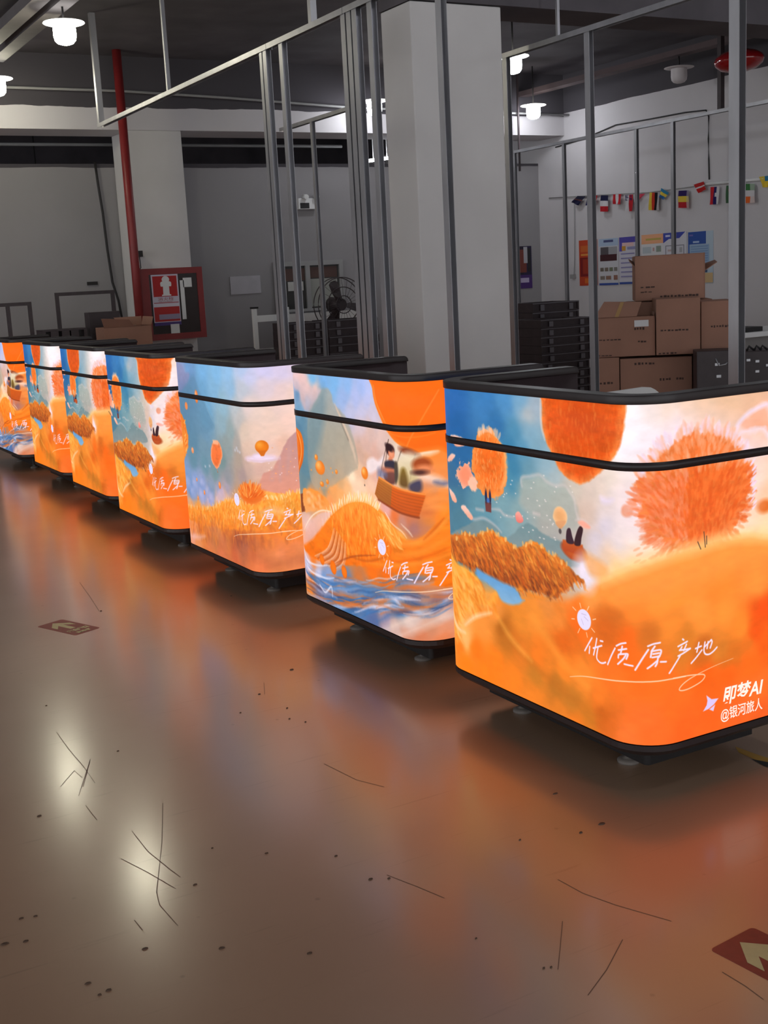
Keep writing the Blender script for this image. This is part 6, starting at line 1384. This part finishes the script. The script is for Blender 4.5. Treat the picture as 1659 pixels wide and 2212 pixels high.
# ------------------------------------------------------------------ floor stickers, tape, debris
def sticker(c, label, group, edges):
    """edges: tip-left, tip-right direction given by four corner points (far-left, far-right, near-right, near-left)"""
    a, b, cc_, d = [Vector((p[0], p[1], 0)) for p in edges]
    r = empty('floor_sticker', (a.x, a.y, 0)); tag(r, label, 'floor sticker', group)
    ex = (b - a); ey = (d - a); W_ = ex.length; H_ = ey.length; ex.normalize(); ey = (ey - ex * ey.dot(ex)).normalized()
    P = lambda u, v, z: tuple(ex * (u * W_) + ey * (v * H_) + Vector((0, 0, z)))
    m = MB(); rr = 0.08; pts = []
    asp = W_ / H_
    for cx_, cy_, a0 in ((1 - rr, rr * asp, -90), (1 - rr, 1 - rr * asp, 0), (rr, 1 - rr * asp, 90), (rr, rr * asp, 180)):
        for k in range(5):
            t = math.radians(a0 + 22.5 * k); pts.append((cx_ + rr * math.cos(t), cy_ + rr * asp * math.sin(t)))
    n = len(pts)
    m.mesh([P(u, v, 0.0009) for u, v in pts] + [P(u, v, 0.0) for u, v in pts], [tuple(range(n))] + [(i, (i + 1) % n, n + (i + 1) % n, n + i) for i in range(n)])
    m.build('sticker_sheet', M['sticker_red'], r)
    m = MB()
    for q in ([(0.5, 0.08), (0.84, 0.37), (0.84, 0.52), (0.16, 0.52), (0.16, 0.37)],):
        pass
    m.face([P(u, v, 0.0013) for u, v in [(0.5, 0.08), (0.86, 0.30), (0.86, 0.46), (0.60, 0.30)]])
    m.face([P(u, v, 0.0013) for u, v in [(0.5, 0.08), (0.40, 0.30), (0.14, 0.46), (0.14, 0.30)]])
    m.face([P(u, v, 0.0013) for u, v in [(0.5, 0.08), (0.60, 0.30), (0.60, 0.62), (0.40, 0.62), (0.40, 0.30)]])
    m.build('arrow', M['sticker_cream'], r, weld=False)
    for body, v0, hh, u0, u1 in (('安全出口', 0.80, 0.13, 0.1, 0.9), ('EXIT', 0.94, 0.09, 0.24, 0.76)):
        o = P(u0, v0, 0.0014)
        mw = Matrix.Translation(o) @ Matrix(((ex.x, -ey.x, 0, 0), (ex.y, -ey.y, 0, 0), (0, 0, 1, 0), (0, 0, 0, 1)))
        text_mesh('sticker_lettering', body, M['sticker_cream'], 0.05, mw, r, offset=0.006, fit=((u1 - u0) * W_, hh * H_))
    return r
L4 = [(-0.965, 3.045, 0), (-0.836, 3.097, 0), (-0.79, 2.807, 0), (-0.936, 2.762, 0)]
sticker(None, 'red floor sticker with pale arrow and lettering, on the bare floor far from the kiosks', 'exit stickers on the floor', L4)
R4 = [(-0.387, -0.66, 0), (-0.242, -0.645, 0)]
a, b = Vector(R4[0]), Vector(R4[1]); ex = (b - a); ey = Vector((ex.y, -ex.x, 0)) * 1.95
sticker(None, 'red floor sticker with pale arrow cut by the picture edge, nearest the viewer', 'exit stickers on the floor', [a, b, b + ey, a + ey])
tp = [(0.5, 0.146, 0), (0.507, 0.053, 0), (0.524, -0.04, 0), (0.478, -0.083, 0), (0.472, 0.02, 0), (0.474, 0.105, 0)]
m = MB(); m.face([(p[0], p[1], 0.0008) for p in tp]); tag(m.build('floor_tape', M['tape_yellow']), 'yellow warning tape on the floor beside the first kiosk', 'tape')
tp = [(0.466, 0.047, 0), (0.511, -0.053, 0), (0.467, -0.093, 0), (0.457, -0.013, 0)]
m = MB(); m.face([(p[0], p[1], 0.0012) for p in tp]); tag(m.build('floor_tape', M['rubber']), 'black warning tape over the yellow one beside the first kiosk', 'tape')
m = MB(); R = random.Random(4)
for (x, y, s) in ([(-1.466, 0.945, 0), (-4.262, -8.918, 0)][0][:2] + (0.018,),) + tuple((p[0], p[1], s) for p, s in zip([(-1.711, 0.272, 0), (-1.666, 0.255, 0), (-1.44, 0.062, 0), (-1.56, -0.057, 0), (-1.29, -0.037, 0), (-1.131, -0.172, 0), (-1.234, 0.284, 0), (-1.121, 0.451, 0), (-1.011, 0.337, 0), (-1.205, 1.91, 0), (-1.12, 1.302, 0), (-0.289, 1.723, 0), (-0.163, 0.192, 0), (-0.18, -0.038, 0), (-0.417, 0.012, 0), (-0.259, -0.047, 0), (-0.866, 0.215, 0), (-0.81, 0.029, 0), (-0.851, 0.052, 0), (-0.716, -0.521, 0), (-0.731, -0.515, 0), (-0.786, -0.332, 0), (-0.51, 1.534, 0), (-0.644, 1.392, 0), (-0.49, 1.333, 0), (-0.497, 1.166, 0), (-0.529, 1.229, 0), (-0.642, 3.122, 0), (-0.035, 2.964, 0), (-1.618, 0.361, 0), (-1.65, 0.37, 0), (-1.591, -0.005, 0), (-1.582, -0.063, 0)],
        [0.02, 0.014, 0.018, 0.016, 0.016, 0.014, 0.012, 0.008, 0.01, 0.008, 0.008, 0.022, 0.016, 0.022, 0.008, 0.013, 0.01, 0.01, 0.012, 0.008, 0.008, 0.006, 0.012, 0.008, 0.01, 0.008, 0.01, 0.01, 0.012, 0.01, 0.012, 0.014, 0.012])):
    s = s * 0.7; n = 6; ph = R.random() * 6
    ring = [(x + s * (0.5 + 0.4 * R.random()) * math.cos(ph + i * 6.283 / n), y + 0.45 * s * (0.5 + 0.5 * R.random()) * math.sin(ph + i * 6.283 / n), 0.0) for i in range(n)]
    top = [(p[0] * 0.8 + x * 0.2, p[1] * 0.8 + y * 0.2, 0.003) for p in ring]
    m.mesh(ring + top, [tuple(range(n, 2 * n))] + [(i, (i + 1) % n, n + (i + 1) % n, n + i) for i in range(n)])
tag(m.build('floor_debris', mat('dirt_specks', (84, 64, 50), 0.8)), 'scattered dark crumbs and dirt specks on the floor', 'debris', kind='stuff')
# white rounded panel peeking over the rim of the first kiosk
tp = [(0.824, 1.16, 1.008), (0.851, 1.16, 1.019), (1.035, 1.16, 1.024), (1.068, 1.16, 1.02), (1.091, 1.16, 1.009), (1.115, 1.16, 0.992), (1.115, 1.16, 0.966), (0.824, 1.16, 0.993)]
m = MB(); m.prism([(p[0], p[2]) for p in tp] + [(tp[-2][0], 0.0)] + [(tp[0][0], 0.0)], 'y', 1.16, 1.175)
tag(m.build('white_board', M['white_plastic']), 'white rounded board edge peeking over the rim of the first kiosk', 'board')
